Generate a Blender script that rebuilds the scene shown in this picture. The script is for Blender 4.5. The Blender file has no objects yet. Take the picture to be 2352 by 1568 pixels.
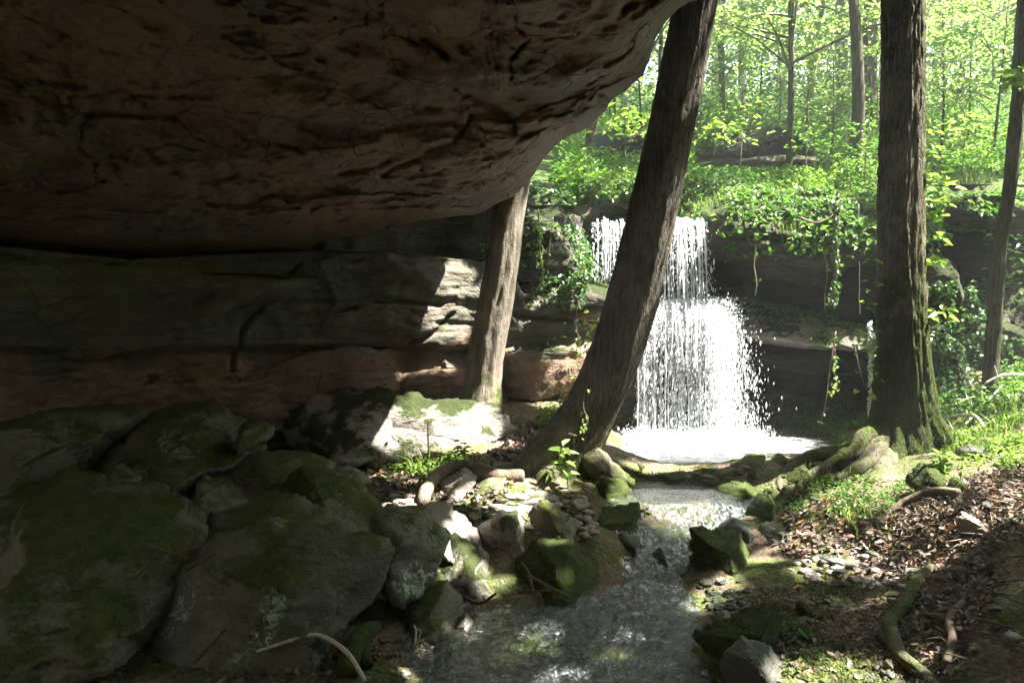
import bpy, bmesh, math
import numpy as np
from mathutils import Vector

# ------------------------------------------------------------------ camera, sky, sun, exposure
SC = bpy.context.scene
COL = SC.collection
F = 1850.0; W2, H2 = 2352.0, 1568.0
HC = 2.4                                   # eye height above the lower stream
PITCH = math.atan((784 - 620) / F)
cam = bpy.data.cameras.new('camera'); cam.sensor_width = 36; cam.lens = F / W2 * 36
cam.clip_start = 0.05; cam.clip_end = 600
camo = bpy.data.objects.new('camera', cam); COL.objects.link(camo)
camo.location = (0, 0, HC); camo.rotation_euler = (math.pi / 2 - PITCH, 0, 0)
SC.camera = camo
SUN = np.array([0.52, -0.02, 0.85]); SUN /= np.linalg.norm(SUN)
world = bpy.data.worlds.new('World'); SC.world = world; world.use_nodes = True
nt = world.node_tree; nt.nodes.clear()
sky = nt.nodes.new('ShaderNodeTexSky'); sky.sky_type = 'NISHITA'; sky.sun_disc = False
sky.sun_elevation = math.asin(SUN[2]); sky.sun_rotation = math.atan2(SUN[0], SUN[1])
sky.air_density = 1.0; sky.dust_density = 3.0; sky.ozone_density = 1.0
bg = nt.nodes.new('ShaderNodeBackground'); bg.inputs[1].default_value = 0.05
wo = nt.nodes.new('ShaderNodeOutputWorld')
nt.links.new(sky.outputs[0], bg.inputs[0]); nt.links.new(bg.outputs[0], wo.inputs[0])
sl = bpy.data.lights.new('sun', 'SUN'); sl.energy = 5.0; sl.angle = math.radians(0.55); sl.color = (1.0, 0.96, 0.88)
so = bpy.data.objects.new('sun', sl); COL.objects.link(so)
so.rotation_euler = Vector(SUN).to_track_quat('Z', 'Y').to_euler(); so.location = (10, -2, 18)
SC.view_settings.view_transform = 'Standard'; SC.view_settings.look = 'None'
SC.view_settings.exposure = 3.4; SC.view_settings.gamma = 1
SC.view_settings.use_curve_mapping = False
SC.render.engine = 'CYCLES'
cy = SC.cycles; cy.max_bounces = 8; cy.diffuse_bounces = 2; cy.glossy_bounces = 3
cy.transmission_bounces = 4; cy.transparent_max_bounces = 8; cy.sample_clamp_indirect = 6
cy.use_denoising = True; cy.caustics_reflective = False; cy.caustics_refractive = False

rng = np.random.default_rng(7)
def A(*v): return np.array(v, float)

# ------------------------------------------------------------------ picture <-> place helpers
_f = A(0, math.cos(PITCH), -math.sin(PITCH)); _u = A(0, math.sin(PITCH), math.cos(PITCH))
def P(px, py, d):
    "point on the sight line of a pixel (2352 x 1568) at distance d along y"
    px = np.asarray(px, float); py = np.asarray(py, float); d = np.asarray(d, float)
    cx = (px - 1176) / F; cyv = (784 - py) / F
    vx = cx; vy = _f[1] + cyv * _u[1]; vz = _f[2] + cyv * _u[2]
    k = d / vy
    return np.stack(np.broadcast_arrays(vx * k, d, HC + vz * k), -1)
def G(px, py, z):
    "point of a pixel on the level z"
    cx = (px - 1176) / F; cyv = (784 - py) / F
    vy = _f[1] + cyv * _u[1]; vz = _f[2] + cyv * _u[2]
    k = (z - HC) / vz
    return A(cx * k, vy * k, z)

# ------------------------------------------------------------------ noise
def _hash(ix, iy, iz, seed):
    h = (ix * 374761393 + iy * 668265263 + iz * 2147483647 + seed * 1274126177) & 0xffffffff
    h = ((h ^ (h >> 13)) * 1274126177) & 0xffffffff
    h = ((h ^ (h >> 15)) * 2246822519) & 0xffffffff
    return (h ^ (h >> 16)) & 0xffffffff
def noise(p, seed=0):
    p = np.asarray(p, float); i = np.floor(p).astype(np.int64); f = p - i
    u = f * f * f * (f * (f * 6 - 15) + 10)
    out = 0
    for dx in (0, 1):
        wx = u[..., 0] if dx else 1 - u[..., 0]
        for dy in (0, 1):
            wy = u[..., 1] if dy else 1 - u[..., 1]
            for dz in (0, 1):
                wz = u[..., 2] if dz else 1 - u[..., 2]
                h = _hash(i[..., 0] + dx, i[..., 1] + dy, i[..., 2] + dz, seed)
                gx = ((h & 1023) / 511.5 - 1); gy = (((h >> 10) & 1023) / 511.5 - 1); gz = (((h >> 20) & 1023) / 511.5 - 1)
                out = out + wx * wy * wz * (gx * (f[..., 0] - dx) + gy * (f[..., 1] - dy) + gz * (f[..., 2] - dz))
    return out * 1.3
def fbm(p, octs=4, seed=0, gain=0.5, lac=2.03):
    a, s = 1.0, 0.0; p = np.asarray(p, float)
    for k in range(octs):
        s = s + a * noise(p, seed + k * 17); p = p * lac + 11.3; a *= gain
    return s
def ridge(p, octs=3, seed=0, gain=0.5):
    a, s = 1.0, 0.0; p = np.asarray(p, float)
    for k in range(octs):
        s = s + a * (1 - 2 * np.abs(noise(p, seed + k * 13))); p = p * 2.1 + 5.1; a *= gain
    return s
def sstep(a, b, x):
    t = np.clip((x - a) / (b - a), 0, 1); return t * t * (3 - 2 * t)

# ------------------------------------------------------------------ mesh helpers
def mesh(name, verts, faces, smooth=True, tone=None, tone2=None):
    "faces: (n,3) or (n,4) array, or a list of such arrays"
    fl = faces if isinstance(faces, list) else [faces]
    fl = [np.asarray(f, np.int64) for f in fl if len(f)]
    me = bpy.data.meshes.new(name); verts = np.asarray(verts, np.float32)
    me.vertices.add(len(verts)); me.vertices.foreach_set('co', verts.ravel())
    idx = np.concatenate([f.ravel() for f in fl]); tot = np.concatenate([np.full(len(f), f.shape[1]) for f in fl])
    me.loops.add(len(idx)); me.loops.foreach_set('vertex_index', idx.astype(np.int32))
    me.polygons.add(len(tot)); st = np.concatenate([[0], np.cumsum(tot)[:-1]])
    me.polygons.foreach_set('loop_start', st.astype(np.int32)); me.polygons.foreach_set('loop_total', tot.astype(np.int32))
    me.polygons.foreach_set('use_smooth', np.full(len(tot), smooth))
    me.update(calc_edges=True)
    if tone is not None:
        a = me.attributes.new('tone', 'FLOAT', 'POINT'); a.data.foreach_set('value', np.asarray(tone, np.float32))
    return me
def link(name, me, mat=None, parent=None, label=None, cat=None, group=None, kind=None):
    o = bpy.data.objects.new(name, me); COL.objects.link(o)
    if mat is not None and me is not None and len(me.materials) == 0: me.materials.append(mat)
    if parent is not None: o.parent = parent
    if label: o['label'] = label
    if cat: o['category'] = cat
    if group: o['group'] = group
    if kind: o['kind'] = kind
    return o
def empty(name, loc, label, cat, group=None):
    o = link(name, None, None, None, label, cat, group); o.empty_display_size = 0.2
    o.location = tuple(float(v) for v in loc); return o
def child(name, me, mat, parent, **k):
    "mesh in world coordinates parented to an unrotated empty"
    loc = np.array(parent.location, float)
    co = np.empty(len(me.vertices) * 3, np.float32); me.vertices.foreach_get('co', co)
    co = (co.reshape(-1, 3) - loc).astype(np.float32); me.vertices.foreach_set('co', co.ravel()); me.update()
    return link(name, me, mat, parent, **k)

def tube(pts, radii, nseg=10, sub=4, cap=True, bark=0, lobes=None, seed=0, barkfreq=9):
    "tapered tube through points (Catmull-Rom); returns verts, faces list"
    pts = np.asarray(pts, float); radii = np.asarray(radii, float); n = len(pts)
    Q = np.vstack([2 * pts[0] - pts[1], pts, 2 * pts[-1] - pts[-2]])
    C, R = [], []
    for i in range(n - 1):
        p0, p1, p2, p3 = Q[i:i + 4]
        for k in range(sub):
            t = k / sub
            C.append(0.5 * ((2 * p1) + (p2 - p0) * t + (2 * p0 - 5 * p1 + 4 * p2 - p3) * t * t + (3 * p1 - p0 - 3 * p2 + p3) * t ** 3))
            tt = t * t * (3 - 2 * t) if False else t
            R.append(radii[i] * (1 - tt) + radii[i + 1] * tt)
    C.append(pts[-1]); R.append(radii[-1]); C = np.array(C); R = np.array(R)
    T = np.gradient(C, axis=0); T /= np.linalg.norm(T, axis=1)[:, None] + 1e-9
    up = A(0, 1, 0) if abs(T[0][2]) > 0.6 else A(0, 0, 1)
    N = np.zeros_like(C); nn = up - T[0] * up.dot(T[0]); nn /= np.linalg.norm(nn)
    for i in range(len(C)):
        nn = nn - T[i] * nn.dot(T[i]); nn /= np.linalg.norm(nn) + 1e-9; N[i] = nn
    B = np.cross(T, N)
    th = np.linspace(0, 2 * math.pi, nseg, endpoint=False)
    c, s = np.cos(th), np.sin(th)
    dirs = N[:, None] * c[None, :, None] + B[:, None] * s[None, :, None]
    L = np.concatenate([[0], np.cumsum(np.linalg.norm(np.diff(C, axis=0), axis=1))])
    rr = np.repeat(R[:, None], nseg, 1)
    if lobes is not None: rr = rr * lobes(L[:, None], th[None, :], L[-1])
    if bark:
        q = np.stack([np.repeat(c[None] * barkfreq * 0.35, len(C), 0), np.repeat(s[None] * barkfreq * 0.35, len(C), 0), np.repeat(L[:, None], nseg, 1) * 1.3], -1)
        rr = rr + R.mean() * 0.10 * fbm(q * 0.5, 2, seed)
        q2 = q * A(2.6, 2.6, 2.2)
        rr = rr + bark * ridge(q2, 2, seed + 5)
    V = C[:, None] + dirs * rr[..., None]
    m = len(C); ii = np.arange(m - 1)[:, None] * nseg; jj = np.arange(nseg)[None]; j2 = (jj + 1) % nseg
    Fq = np.stack([ii + jj, ii + j2, ii + nseg + j2, ii + nseg + jj], -1).reshape(-1, 4)
    V = V.reshape(-1, 3); fl = [Fq]
    if cap:
        V = np.vstack([V, C[0], C[-1]]); a = len(V) - 2; b = a + 1
        j = np.arange(nseg); j2 = (j + 1) % nseg
        fl.append(np.stack([np.full(nseg, a), j2, j], -1)); o = (m - 1) * nseg
        fl.append(np.stack([np.full(nseg, b), o + j, o + j2], -1))
    return V, fl
def merge(items):
    V, Fs, off = [], [], 0
    for v, fl in items:
        V.append(v)
        for f in (fl if isinstance(fl, list) else [fl]): Fs.append(np.asarray(f) + off)
        off += len(v)
    q = [f for f in Fs if f.shape[1] == 4]; t = [f for f in Fs if f.shape[1] == 3]
    out = []
    if q: out.append(np.concatenate(q))
    if t: out.append(np.concatenate(t))
    return np.concatenate(V), out

_ico = {}
def ico(k):
    if k not in _ico:
        bm = bmesh.new(); bmesh.ops.create_icosphere(bm, subdivisions=k, radius=1)
        _ico[k] = (np.array([v.co[:] for v in bm.verts]), np.array([[v.index for v in f.verts] for f in bm.faces])); bm.free()
    return _ico[k]

def rock_body(planes, p=9, sub=5, seed=0, size=1.0, rough=1.0, strata=0.0, facets=5):
    "rounded polyhedron: planes = [(normal, distance)]; weathered by noise"
    D, Fc = ico(sub); r = np.random.default_rng(seed)
    acc = np.zeros(len(D)); hm = np.mean([h for _, h in planes])
    for n, h in planes:
        n = np.asarray(n, float); n = n / np.linalg.norm(n)
        acc += np.maximum(0, D @ n / max(h, 0.02)) ** p
    rad = np.maximum(acc, 1e-12) ** (-1 / p)
    V0 = D * rad[:, None]
    for _ in range(facets):                                     # broken-off faces
        n = r.normal(size=3); n[2] = abs(n[2]) * .7; n[1] = -abs(n[1]); n /= np.linalg.norm(n)
        e = (V0 @ n).max() * r.uniform(0.68, 0.92)
        acc += np.maximum(0, D @ n / e) ** (p * 2.6) if e > 0 else 0
    rad = np.maximum(acc, 1e-12) ** (-1 / p)
    V = D * rad[:, None]
    s = size; q = V / s + seed * 3.7
    sv = fbm(q * A(1.1, 1.1, 2.2), 2, seed + 40) * 5; sv = (np.floor(sv) + sstep(0, .22, sv - np.floor(sv))) / 5
    d = 0.040 * fbm(q * 1.7, 2, seed) + 0.12 * sv + 0.045 * fbm(q * 5.5, 4, seed + 3) - 0.035 * np.maximum(0, ridge(q * A(1.6, 1.6, 3.0), 2, seed + 9) - 0.72) / 0.28 + 0.016 * fbm(q * 17, 2, seed + 8)
    d = d * rough
    if strata:
        qq = V.copy(); zz = V[:, 2] + 0.10 * s * fbm(q * 1.1, 2, seed + 21)
        st = np.stack([V[:, 0] * .25 / s, V[:, 1] * .25 / s, zz * 9 / s], -1)
        d = d + strata * (np.abs(noise(st, seed + 31)) * 0.13 - 0.05 * (np.abs(noise(st * 0.7 + 9, seed + 32)) < 0.05))
    return V + D * (d * s)[:, None], Fc

RD = {}
def outline_rock(name, label, poly, d, f=0.5, b=0.5, ty=0.45, sub=5, seed=1, p=9, rough=1.0, strata=0.0, mat=None, cat='boulder',
                 yaw=0.0, extra=(), group=None, facets=4, front=0.15, kind=None):
    p = p * 1.9; facets = facets + 3; wide = 1.02 if seed < 57 else 1.10
    poly = A(*poly); c2 = poly.mean(0); poly = c2 + (poly - c2) * A(wide, 1.03)
    c = P(c2[0], c2[1], d); w = P(poly[:, 0], poly[:, 1], d)
    pts = w[:, [0, 2]] - c[[0, 2]]
    hull = pts; n = len(hull); area = 0.5 * np.sum(hull[:, 0] * np.roll(hull[:, 1], -1) - np.roll(hull[:, 0], -1) * hull[:, 1])
    if area < 0: hull = hull[::-1]
    planes = []; size = math.sqrt(abs(area))
    for i in range(n):
        a, e = hull[i], hull[(i + 1) % n]; t = e - a; L = np.linalg.norm(t)
        if L < 1e-4: continue
        nx, nz = t[1] / L, -t[0] / L; h = a[0] * nx + a[1] * nz
        if nz > 0.3:
            k = min(ty * nz, .62 * h / b); h2 = h - k * b; planes.append((A(nx, -k, nz), h2 / math.sqrt(1 + k * k)))
        else: planes.append((A(nx, -0.12, nz), h))
    planes += [(A(0, -1, -front), f), (A(0, 1, 0), b)] + [(A(*e[0]), e[1] * size) for e in extra]
    V, Fc = rock_body(planes, p, sub, seed, size, rough, strata, facets)
    V[:, 1] += yaw * V[:, 0]; V = V + c
    o0 = V.mean(0); o0[2] = V[:, 2].min()
    me = mesh(name, V - o0, Fc); o = link(name, me, mat, None, label, cat, group, kind); o.location = tuple(o0)
    RD.setdefault('rocks', []).append((o, V, Fc))
    return o, V, Fc

def scatter(V, Fc, n, mask=None, seed=0):
    "random points on a triangulated surface -> pos, normal"
    r = np.random.default_rng(seed); Fc = np.asarray(Fc)
    if Fc.shape[1] == 4: Fc = np.vstack([Fc[:, [0, 1, 2]], Fc[:, [0, 2, 3]]])
    a, b, c = V[Fc[:, 0]], V[Fc[:, 1]], V[Fc[:, 2]]; nn = np.cross(b - a, c - a); ar = np.linalg.norm(nn, axis=1); nn = nn / (ar[:, None] + 1e-12)
    w = ar.copy()
    if mask is not None: w = w * mask((a + b + c) / 3, nn)
    if w.sum() <= 0: return np.zeros((0, 3)), np.zeros((0, 3))
    i = r.choice(len(Fc), n, p=w / w.sum()); u = r.random(n); v = r.random(n); k = u + v > 1; u[k] = 1 - u[k]; v[k] = 1 - v[k]
    return a[i] + (b[i] - a[i]) * u[:, None] + (c[i] - a[i]) * v[:, None], nn[i]

def leaves(pos, nrm, size, seed=0, aspect=0.55, fold=0.18, along=None, curl=0.15, tone=None, six=False):
    "pointed leaves folded on the midrib"
    r = np.random.default_rng(seed); n = len(pos); size = np.broadcast_to(np.asarray(size, float), (n,))
    nrm = nrm / (np.linalg.norm(nrm, axis=1)[:, None] + 1e-9)
    t = r.normal(size=(n, 3)) if along is None else along + r.normal(size=(n, 3)) * 0.15
    t = t - nrm * (t * nrm).sum(1)[:, None]; t /= np.linalg.norm(t, axis=1)[:, None] + 1e-9
    b = np.cross(nrm, t); s = size[:, None]
    base = pos; mid = pos + t * s * 0.45; tip = pos + t * s - nrm * s * curl
    l = mid + b * s * aspect * 0.5 + nrm * s * fold; q = mid - b * s * aspect * 0.5 + nrm * s * fold
    tn = r.random(n) if tone is None else tone
    i = np.arange(n)[:, None]
    if six:
        m2 = pos + t * s * 0.75 - nrm * s * curl * .4
        l2 = m2 + b * s * aspect * 0.36 + nrm * s * fold * .5; q2 = m2 - b * s * aspect * 0.36 + nrm * s * fold * .5
        l = pos + t * s * .3 + b * s * aspect * .5 + nrm * s * fold; q = pos + t * s * .3 - b * s * aspect * .5 + nrm * s * fold
        V = np.stack([base, l, l2, tip, q2, q], 1).reshape(-1, 3)
        Fc = np.concatenate([i * 6 + [0, 1, 2, 3], i * 6 + [0, 3, 4, 5]])
        return V, [Fc], np.repeat(tn, 6)
    V = np.stack([base, l, tip, q], 1).reshape(-1, 3)
    Fc = np.concatenate([i * 4 + [0, 1, 2], i * 4 + [0, 2, 3]])
    return V, [Fc], np.repeat(tn, 4)

def blades(pos, h, seed=0, lean=0.5, w=0.03):
    "grass blades: two-segment bent strips"
    r = np.random.default_rng(seed); n = len(pos); h = np.broadcast_to(np.asarray(h, float), (n,)) * r.uniform(.6, 1.2, n)
    a = r.uniform(0, 2 * math.pi, n); d = np.stack([np.cos(a), np.sin(a), np.zeros(n)], 1); s = np.stack([-np.sin(a), np.cos(a), np.zeros(n)], 1)
    ln = lean * r.uniform(.3, 1.3, n); w = w * h
    m = pos + d * (h * ln * .3)[:, None] + A(0, 0, 1) * (h * .6)[:, None]; t = pos + d * (h * ln)[:, None] + A(0, 0, 1) * (h * (.95 - .25 * ln))[:, None]
    V = np.stack([pos - s * w[:, None], pos + s * w[:, None], m + s * w[:, None] * .8, m - s * w[:, None] * .8, t], 1).reshape(-1, 3)
    i = np.arange(n)[:, None]
    return V, [i * 5 + [0, 1, 2, 3], i * 5 + [3, 2, 4]], np.repeat(r.random(n), 5)

# ------------------------------------------------------------------ materials
class NT:
    def __init__(s, name):
        s.m = bpy.data.materials.new(name); s.m.use_nodes = True; s.t = s.m.node_tree; s.t.nodes.clear()
        s.out = s.n('ShaderNodeOutputMaterial')
    def n(s, typ, **k):
        x = s.t.nodes.new(typ)
        for a, v in k.items(): setattr(x, a, v)
        return x
    def set(s, sock, v):
        if isinstance(v, bpy.types.NodeSocket): s.t.links.new(v, sock)
        elif v is not None: sock.default_value = v
    def pos(s, scale=(1, 1, 1), obj=False):
        src = s.n('ShaderNodeTexCoord').outputs['Object'] if obj else s.n('ShaderNodeNewGeometry').outputs['Position']
        mp = s.n('ShaderNodeMapping'); s.set(mp.inputs['Vector'], src); mp.inputs['Scale'].default_value = scale
        return mp.outputs[0]
    def noise(s, vec, scale, detail=5, rough=0.6, dist=0.0):
        x = s.n('ShaderNodeTexNoise'); s.set(x.inputs['Vector'], vec); x.inputs['Scale'].default_value = scale
        x.inputs['Detail'].default_value = detail; x.inputs['Roughness'].default_value = rough; x.inputs['Distortion'].default_value = dist
        return x.outputs['Fac']
    def vor(s, vec, scale, feat='F1', out='Distance'):
        x = s.n('ShaderNodeTexVoronoi', feature=feat); s.set(x.inputs['Vector'], vec); x.inputs['Scale'].default_value = scale
        return x.outputs[out]
    def ramp(s, fac, stops, interp='LINEAR'):
        x = s.n('ShaderNodeValToRGB'); s.set(x.inputs[0], fac); e = x.color_ramp.elements; x.color_ramp.interpolation = interp
        while len(e) < len(stops): e.new(0.5)
        for q, (p_, c) in zip(e, stops):
            q.position = p_; q.color = (c, c, c, 1) if isinstance(c, (int, float)) else (*c, 1)
        return x.outputs[0]
    def math(s, op, a, b=0.0, clamp=False):
        x = s.n('ShaderNodeMath', operation=op, use_clamp=clamp); s.set(x.inputs[0], a); s.set(x.inputs[1], b); return x.outputs[0]
    def mix(s, fac, a, b, mode='MIX'):
        x = s.n('ShaderNodeMix', data_type='RGBA', blend_type=mode); s.set(x.inputs[0], fac)
        for k, v in ((6, a), (7, b)):
            if isinstance(v, tuple): v = (*v, 1) if len(v) == 3 else v
            s.set(x.inputs[k], v)
        return x.outputs[2]
    def nz(s):
        g = s.n('ShaderNodeNewGeometry'); x = s.n('ShaderNodeSeparateXYZ'); s.set(x.inputs[0], g.outputs['Normal']); return x.outputs[2]
    def attr(s, name='tone'):
        x = s.n('ShaderNodeAttribute'); x.attribute_name = name; return x.outputs['Fac']
    def bump(s, h, strength, dist, prev=None):
        x = s.n('ShaderNodeBump'); s.set(x.inputs['Height'], h); x.inputs['Strength'].default_value = strength
        x.inputs['Distance'].default_value = dist
        if prev is not None: s.set(x.inputs['Normal'], prev)
        return x.outputs[0]
    def bsdf(s, col, rough=0.8, normal=None, spec=0.3, **k):
        x = s.n('ShaderNodeBsdfPrincipled'); s.set(x.inputs['Base Color'], (*col, 1) if isinstance(col, tuple) else col)
        s.set(x.inputs['Roughness'], rough); x.inputs['Specular IOR Level'].default_value = spec
        if normal is not None: s.set(x.inputs['Normal'], normal)
        for a, v in k.items(): s.set(x.inputs[a], v)
        return x.outputs[0]
    def done(s, sh):
        s.set(s.out.inputs['Surface'], sh); return s.m

def rock_mat(name, c1, c2, c3, moss=0.4, mosscol=((.018, .028, .006), (.055, .070, .014)), lichen=0.0, rough=0.85, red=0.0, layer=0.0, spec=0.25, bscale=1.0, crack=0.12, band=None, bd=.06):
    t = NT(name); v = t.pos()
    n1 = t.noise(v, 0.9, 6, .65, .4); n2 = t.noise(v, 6, 6, .7); n3 = t.noise(v, 34, 4, .7)
    col = t.ramp(n1, [(.3, c1), (.5, c2), (.7, c3)])
    col = t.mix(t.ramp(n2, [(.35, 0.0), (.68, .75)]), col, c1)
    col = t.mix(t.ramp(n3, [(.3, .45), (.62, 0.0)]), col, tuple(x * .45 for x in c1))
    if red:
        vr = t.pos((.5, .5, 1.6)); col = t.mix(t.ramp(t.noise(vr, 1.4, 5, .6, .8), [(.42, 0.0), (.62, red)]), col, (.30, .115, .05))
    if layer:
        vl = t.pos((.35, .35, 9)); nl = t.noise(vl, 1.6, 5, .7, .3)
        col = t.mix(t.ramp(nl, [(.40, layer), (.52, 0.0)]), col, tuple(x * .4 for x in c1))
    if band:
        sx = t.n('ShaderNodeSeparateXYZ'); t.set(sx.inputs[0], t.n('ShaderNodeNewGeometry').outputs['Position'])
        zz = t.math('ADD', sx.outputs[2], t.math('MULTIPLY', t.noise(t.pos((1, 1, 1)), 1.3, 5, .6, .4), 1.5)); bm_ = t.ramp(t.math('MULTIPLY', zz, .25), [(band[0] / 4, 0.0), (band[0] / 4 + .04, band[2]), (band[1] / 4, band[2]), (band[1] / 4 + .035, 0.0)])
        col = t.mix(bm_, col, t.ramp(n2, [(.35, (.14, .070, .042)), (.65, (.27, .18, .12))]))
    vc = t.n('ShaderNodeMix', data_type='RGBA'); vc.inputs[0].default_value = .22; t.set(vc.inputs[6], t.pos((1, 1, 1.9))); nv = t.n('ShaderNodeTexNoise'); nv.inputs['Scale'].default_value = 2.2; nv.inputs['Detail'].default_value = 6; t.set(nv.inputs['Vector'], v); t.set(vc.inputs[7], nv.outputs['Color'])
    ce = t.vor(vc.outputs[2], 2.1, 'DISTANCE_TO_EDGE'); ck = t.math('MULTIPLY', t.ramp(ce, [(.0, 1.0), (.022, 0.0)]), t.ramp(t.noise(v, .8, 3, .5), [(.47, 0.0), (.55, crack)]))
    col = t.mix(ck, col, tuple(x * .15 for x in c1))
    if lichen:
        vv = t.noise(t.pos(), 2.4, 2, .5); sp = t.noise(t.pos(), 13, 4, .75, .6)
        m = t.math('MULTIPLY', t.ramp(vv, [(.56, 0.0), (.62, 1.0)]), t.ramp(sp, [(.50, 0.0), (.53, 1.0)])); m = t.math('MULTIPLY', m, lichen)
        col = t.mix(m, col, (.36, .46, .36))
    b = t.math('ADD', t.math('MULTIPLY', n2, .6), t.math('MULTIPLY', n3, .25)); b = t.math('ADD', b, t.math('MULTIPLY', t.vor(t.pos((1, 1, 1.8)), 15 * bscale), .14)); b = t.math('SUBTRACT', b, t.math('MULTIPLY', ck, .8)); b = t.math('ADD', b, t.math('MULTIPLY', t.noise(t.pos((.6, .6, 5)), 7, 5, .7, .3), .35))
    rgh = rough
    if moss > 0:
        mn = t.noise(v, 2.2, 5, .65, .3); up = t.nz()
        mm = t.math('ADD', t.math('MULTIPLY', up, .42), t.math('MULTIPLY', mn, 1.5)); mm = t.math('ADD', mm, moss - 1.25)
        mask = t.ramp(mm, [(.0, 0.0), (.16, 1.0)]); mf = t.noise(v, 60, 3, .8)
        mc = t.ramp(t.noise(v, 9, 4, .7), [(.3, mosscol[0]), (.7, mosscol[1])]); mc = t.mix(t.ramp(mf, [(.35, .6), (.6, 0.0)]), mc, tuple(x * .4 for x in mosscol[0]))
        col = t.mix(mask, col, mc); b = t.math('ADD', b, t.math('MULTIPLY', t.math('MULTIPLY', mask, mf), .5))
    nm = t.bump(b, .9, bd)
    return t.done(t.bsdf(col, rgh, nm, spec))
def leaf_mat(name, stops, trans=0.5, rough=0.45, spec=0.35):
    t = NT(name); c = t.ramp(t.attr(), stops)
    pr = t.bsdf(c, rough, None, spec); tr = t.n('ShaderNodeBsdfTranslucent')
    t.set(tr.inputs[0], t.mix(1.0, c, (1.25, 1.35, .75), 'MULTIPLY')); mx = t.n('ShaderNodeMixShader'); mx.inputs[0].default_value = trans
    t.set(mx.inputs[1], pr); t.set(mx.inputs[2], tr.outputs[0]); return t.done(mx.outputs[0])
def bark_mat(name, c1, c2, moss=0.0, vs=7.0, mossz=None, bs=.05):
    t = NT(name); v = t.pos((1, 1, .16)); n1 = t.noise(v, vs * 3, 5, .7, .2); w = t.pos(); n2 = t.noise(w, 3, 5, .6); n3 = t.noise(w, 40, 4, .7)
    col = t.mix(t.ramp(n1, [(.36, 0.0), (.6, 1.0)]), c1, c2); col = t.mix(t.ramp(n2, [(.45, 0.0), (.7, .6)]), col, tuple(min(1, x * 1.6) for x in c2))
    if moss:
        m = t.math('ADD', t.noise(w, 4, 5, .65), moss - .8)
        if mossz:
            sx = t.n('ShaderNodeSeparateXYZ'); t.set(sx.inputs[0], t.n('ShaderNodeNewGeometry').outputs['Position'])
            hz = t.n('ShaderNodeMapRange'); t.set(hz.inputs[0], sx.outputs[2]); hz.inputs[1].default_value = mossz[0]; hz.inputs[2].default_value = mossz[1]; hz.inputs[3].default_value = mossz[2]; hz.inputs[4].default_value = 0
            m = t.math('ADD', m, hz.outputs[0])
        mask = t.ramp(m, [(.05, 0.0), (.25, 1.0)]); mc = t.ramp(n3, [(.3, (.018, .028, .006)), (.7, (.085, .11, .02))]); col = t.mix(mask, col, mc)
    pl = t.vor(t.pos((1, 1, .13)), vs * 3.2, 'DISTANCE_TO_EDGE'); pk = t.ramp(pl, [(0.0, 0.0), (.12, 1.0)]); col = t.mix(t.math('MULTIPLY', t.math('SUBTRACT', 1.0, pk), .5 if vs >= 8 else 0.0), col, tuple(x * .4 for x in c1))
    h = t.math('ADD', t.math('ADD', n1, t.math('MULTIPLY', pk, .3 if vs >= 8 else 0.0)), t.math('MULTIPLY', n3, .35)); return t.done(t.bsdf(col, .9, t.bump(h, .9, bs), .15))
def plain(name, c, rough=.8, var=.4):
    t = NT(name); n = t.noise(t.pos(), 30, 4, .7); return t.done(t.bsdf(t.mix(t.ramp(n, [(.3, 0.0), (.7, 1.0)]), tuple(x * (1 - var) for x in c), tuple(min(1, x * (1 + var)) for x in c)), rough, t.bump(n, .4, .01)))

M = {}
M['roof'] = rock_mat('sandstone_roof', (.105, .080, .066), (.175, .136, .112), (.25, .205, .18), moss=-.6, red=.36, rough=.55, spec=.5, crack=.45, bd=.10)
M['wall'] = rock_mat('sandstone_wall', (.075, .080, .060), (.14, .145, .115), (.21, .205, .17), moss=.18, red=.12, layer=.3, band=(1.4, 2.2, .75), crack=.35)
M['wallred'] = rock_mat('sandstone_red', (.17, .11, .08), (.26, .18, .13), (.30, .23, .17), moss=.0, red=.5, layer=.3)
M['boulder'] = rock_mat('mossy_boulder', (.11, .105, .07), (.20, .19, .13), (.30, .28, .21), moss=.30, mosscol=((.045, .062, .012), (.12, .14, .028)), lichen=.0, layer=.2)
M['boulder_lichen'] = rock_mat('lichen_boulder', (.11, .105, .075), (.19, .185, .135), (.29, .28, .22), moss=.24, mosscol=((.045, .062, .012), (.12, .14, .028)), lichen=.95, layer=.25)
M['boulder_pale'] = rock_mat('pale_boulder', (.20, .18, .15), (.34, .31, .27), (.45, .42, .37), moss=.30, layer=.45)
M['stone_pale'] = rock_mat('pale_stone', (.22, .19, .16), (.32, .28, .24), (.42, .38, .33), moss=-.05)
M['stone_dark'] = rock_mat('dark_wet_stone', (.05, .05, .042), (.09, .088, .07), (.14, .13, .11), moss=.22, rough=.45, spec=.5)
M['mossrock'] = rock_mat('thick_moss_rock', (.10, .09, .07), (.16, .15, .12), (.2, .19, .15), moss=.95, mosscol=((.022, .036, .006), (.085, .110, .018)))
M['ledge'] = rock_mat('ledge_rock', (.055, .05, .038), (.10, .09, .07), (.17, .15, .12), moss=.36, layer=.6)
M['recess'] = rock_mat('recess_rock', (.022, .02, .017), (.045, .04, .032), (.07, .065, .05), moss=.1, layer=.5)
M['bark_lean'] = bark_mat('smooth_dark_bark', (.028, .024, .018), (.13, .112, .088), moss=.06, vs=8, mossz=(.5, 2.2, .42), bs=.03)
M['bark_big'] = bark_mat('furrowed_bark', (.036, .033, .019), (.195, .175, .115), moss=.34, vs=16, mossz=(.6, 2.8, .55), bs=.06)
M['bark_pale'] = bark_mat('pale_bark', (.07, .06, .045), (.20, .17, .13), moss=.10, vs=6, mossz=(.9, 1.6, .4), bs=.03)
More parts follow.
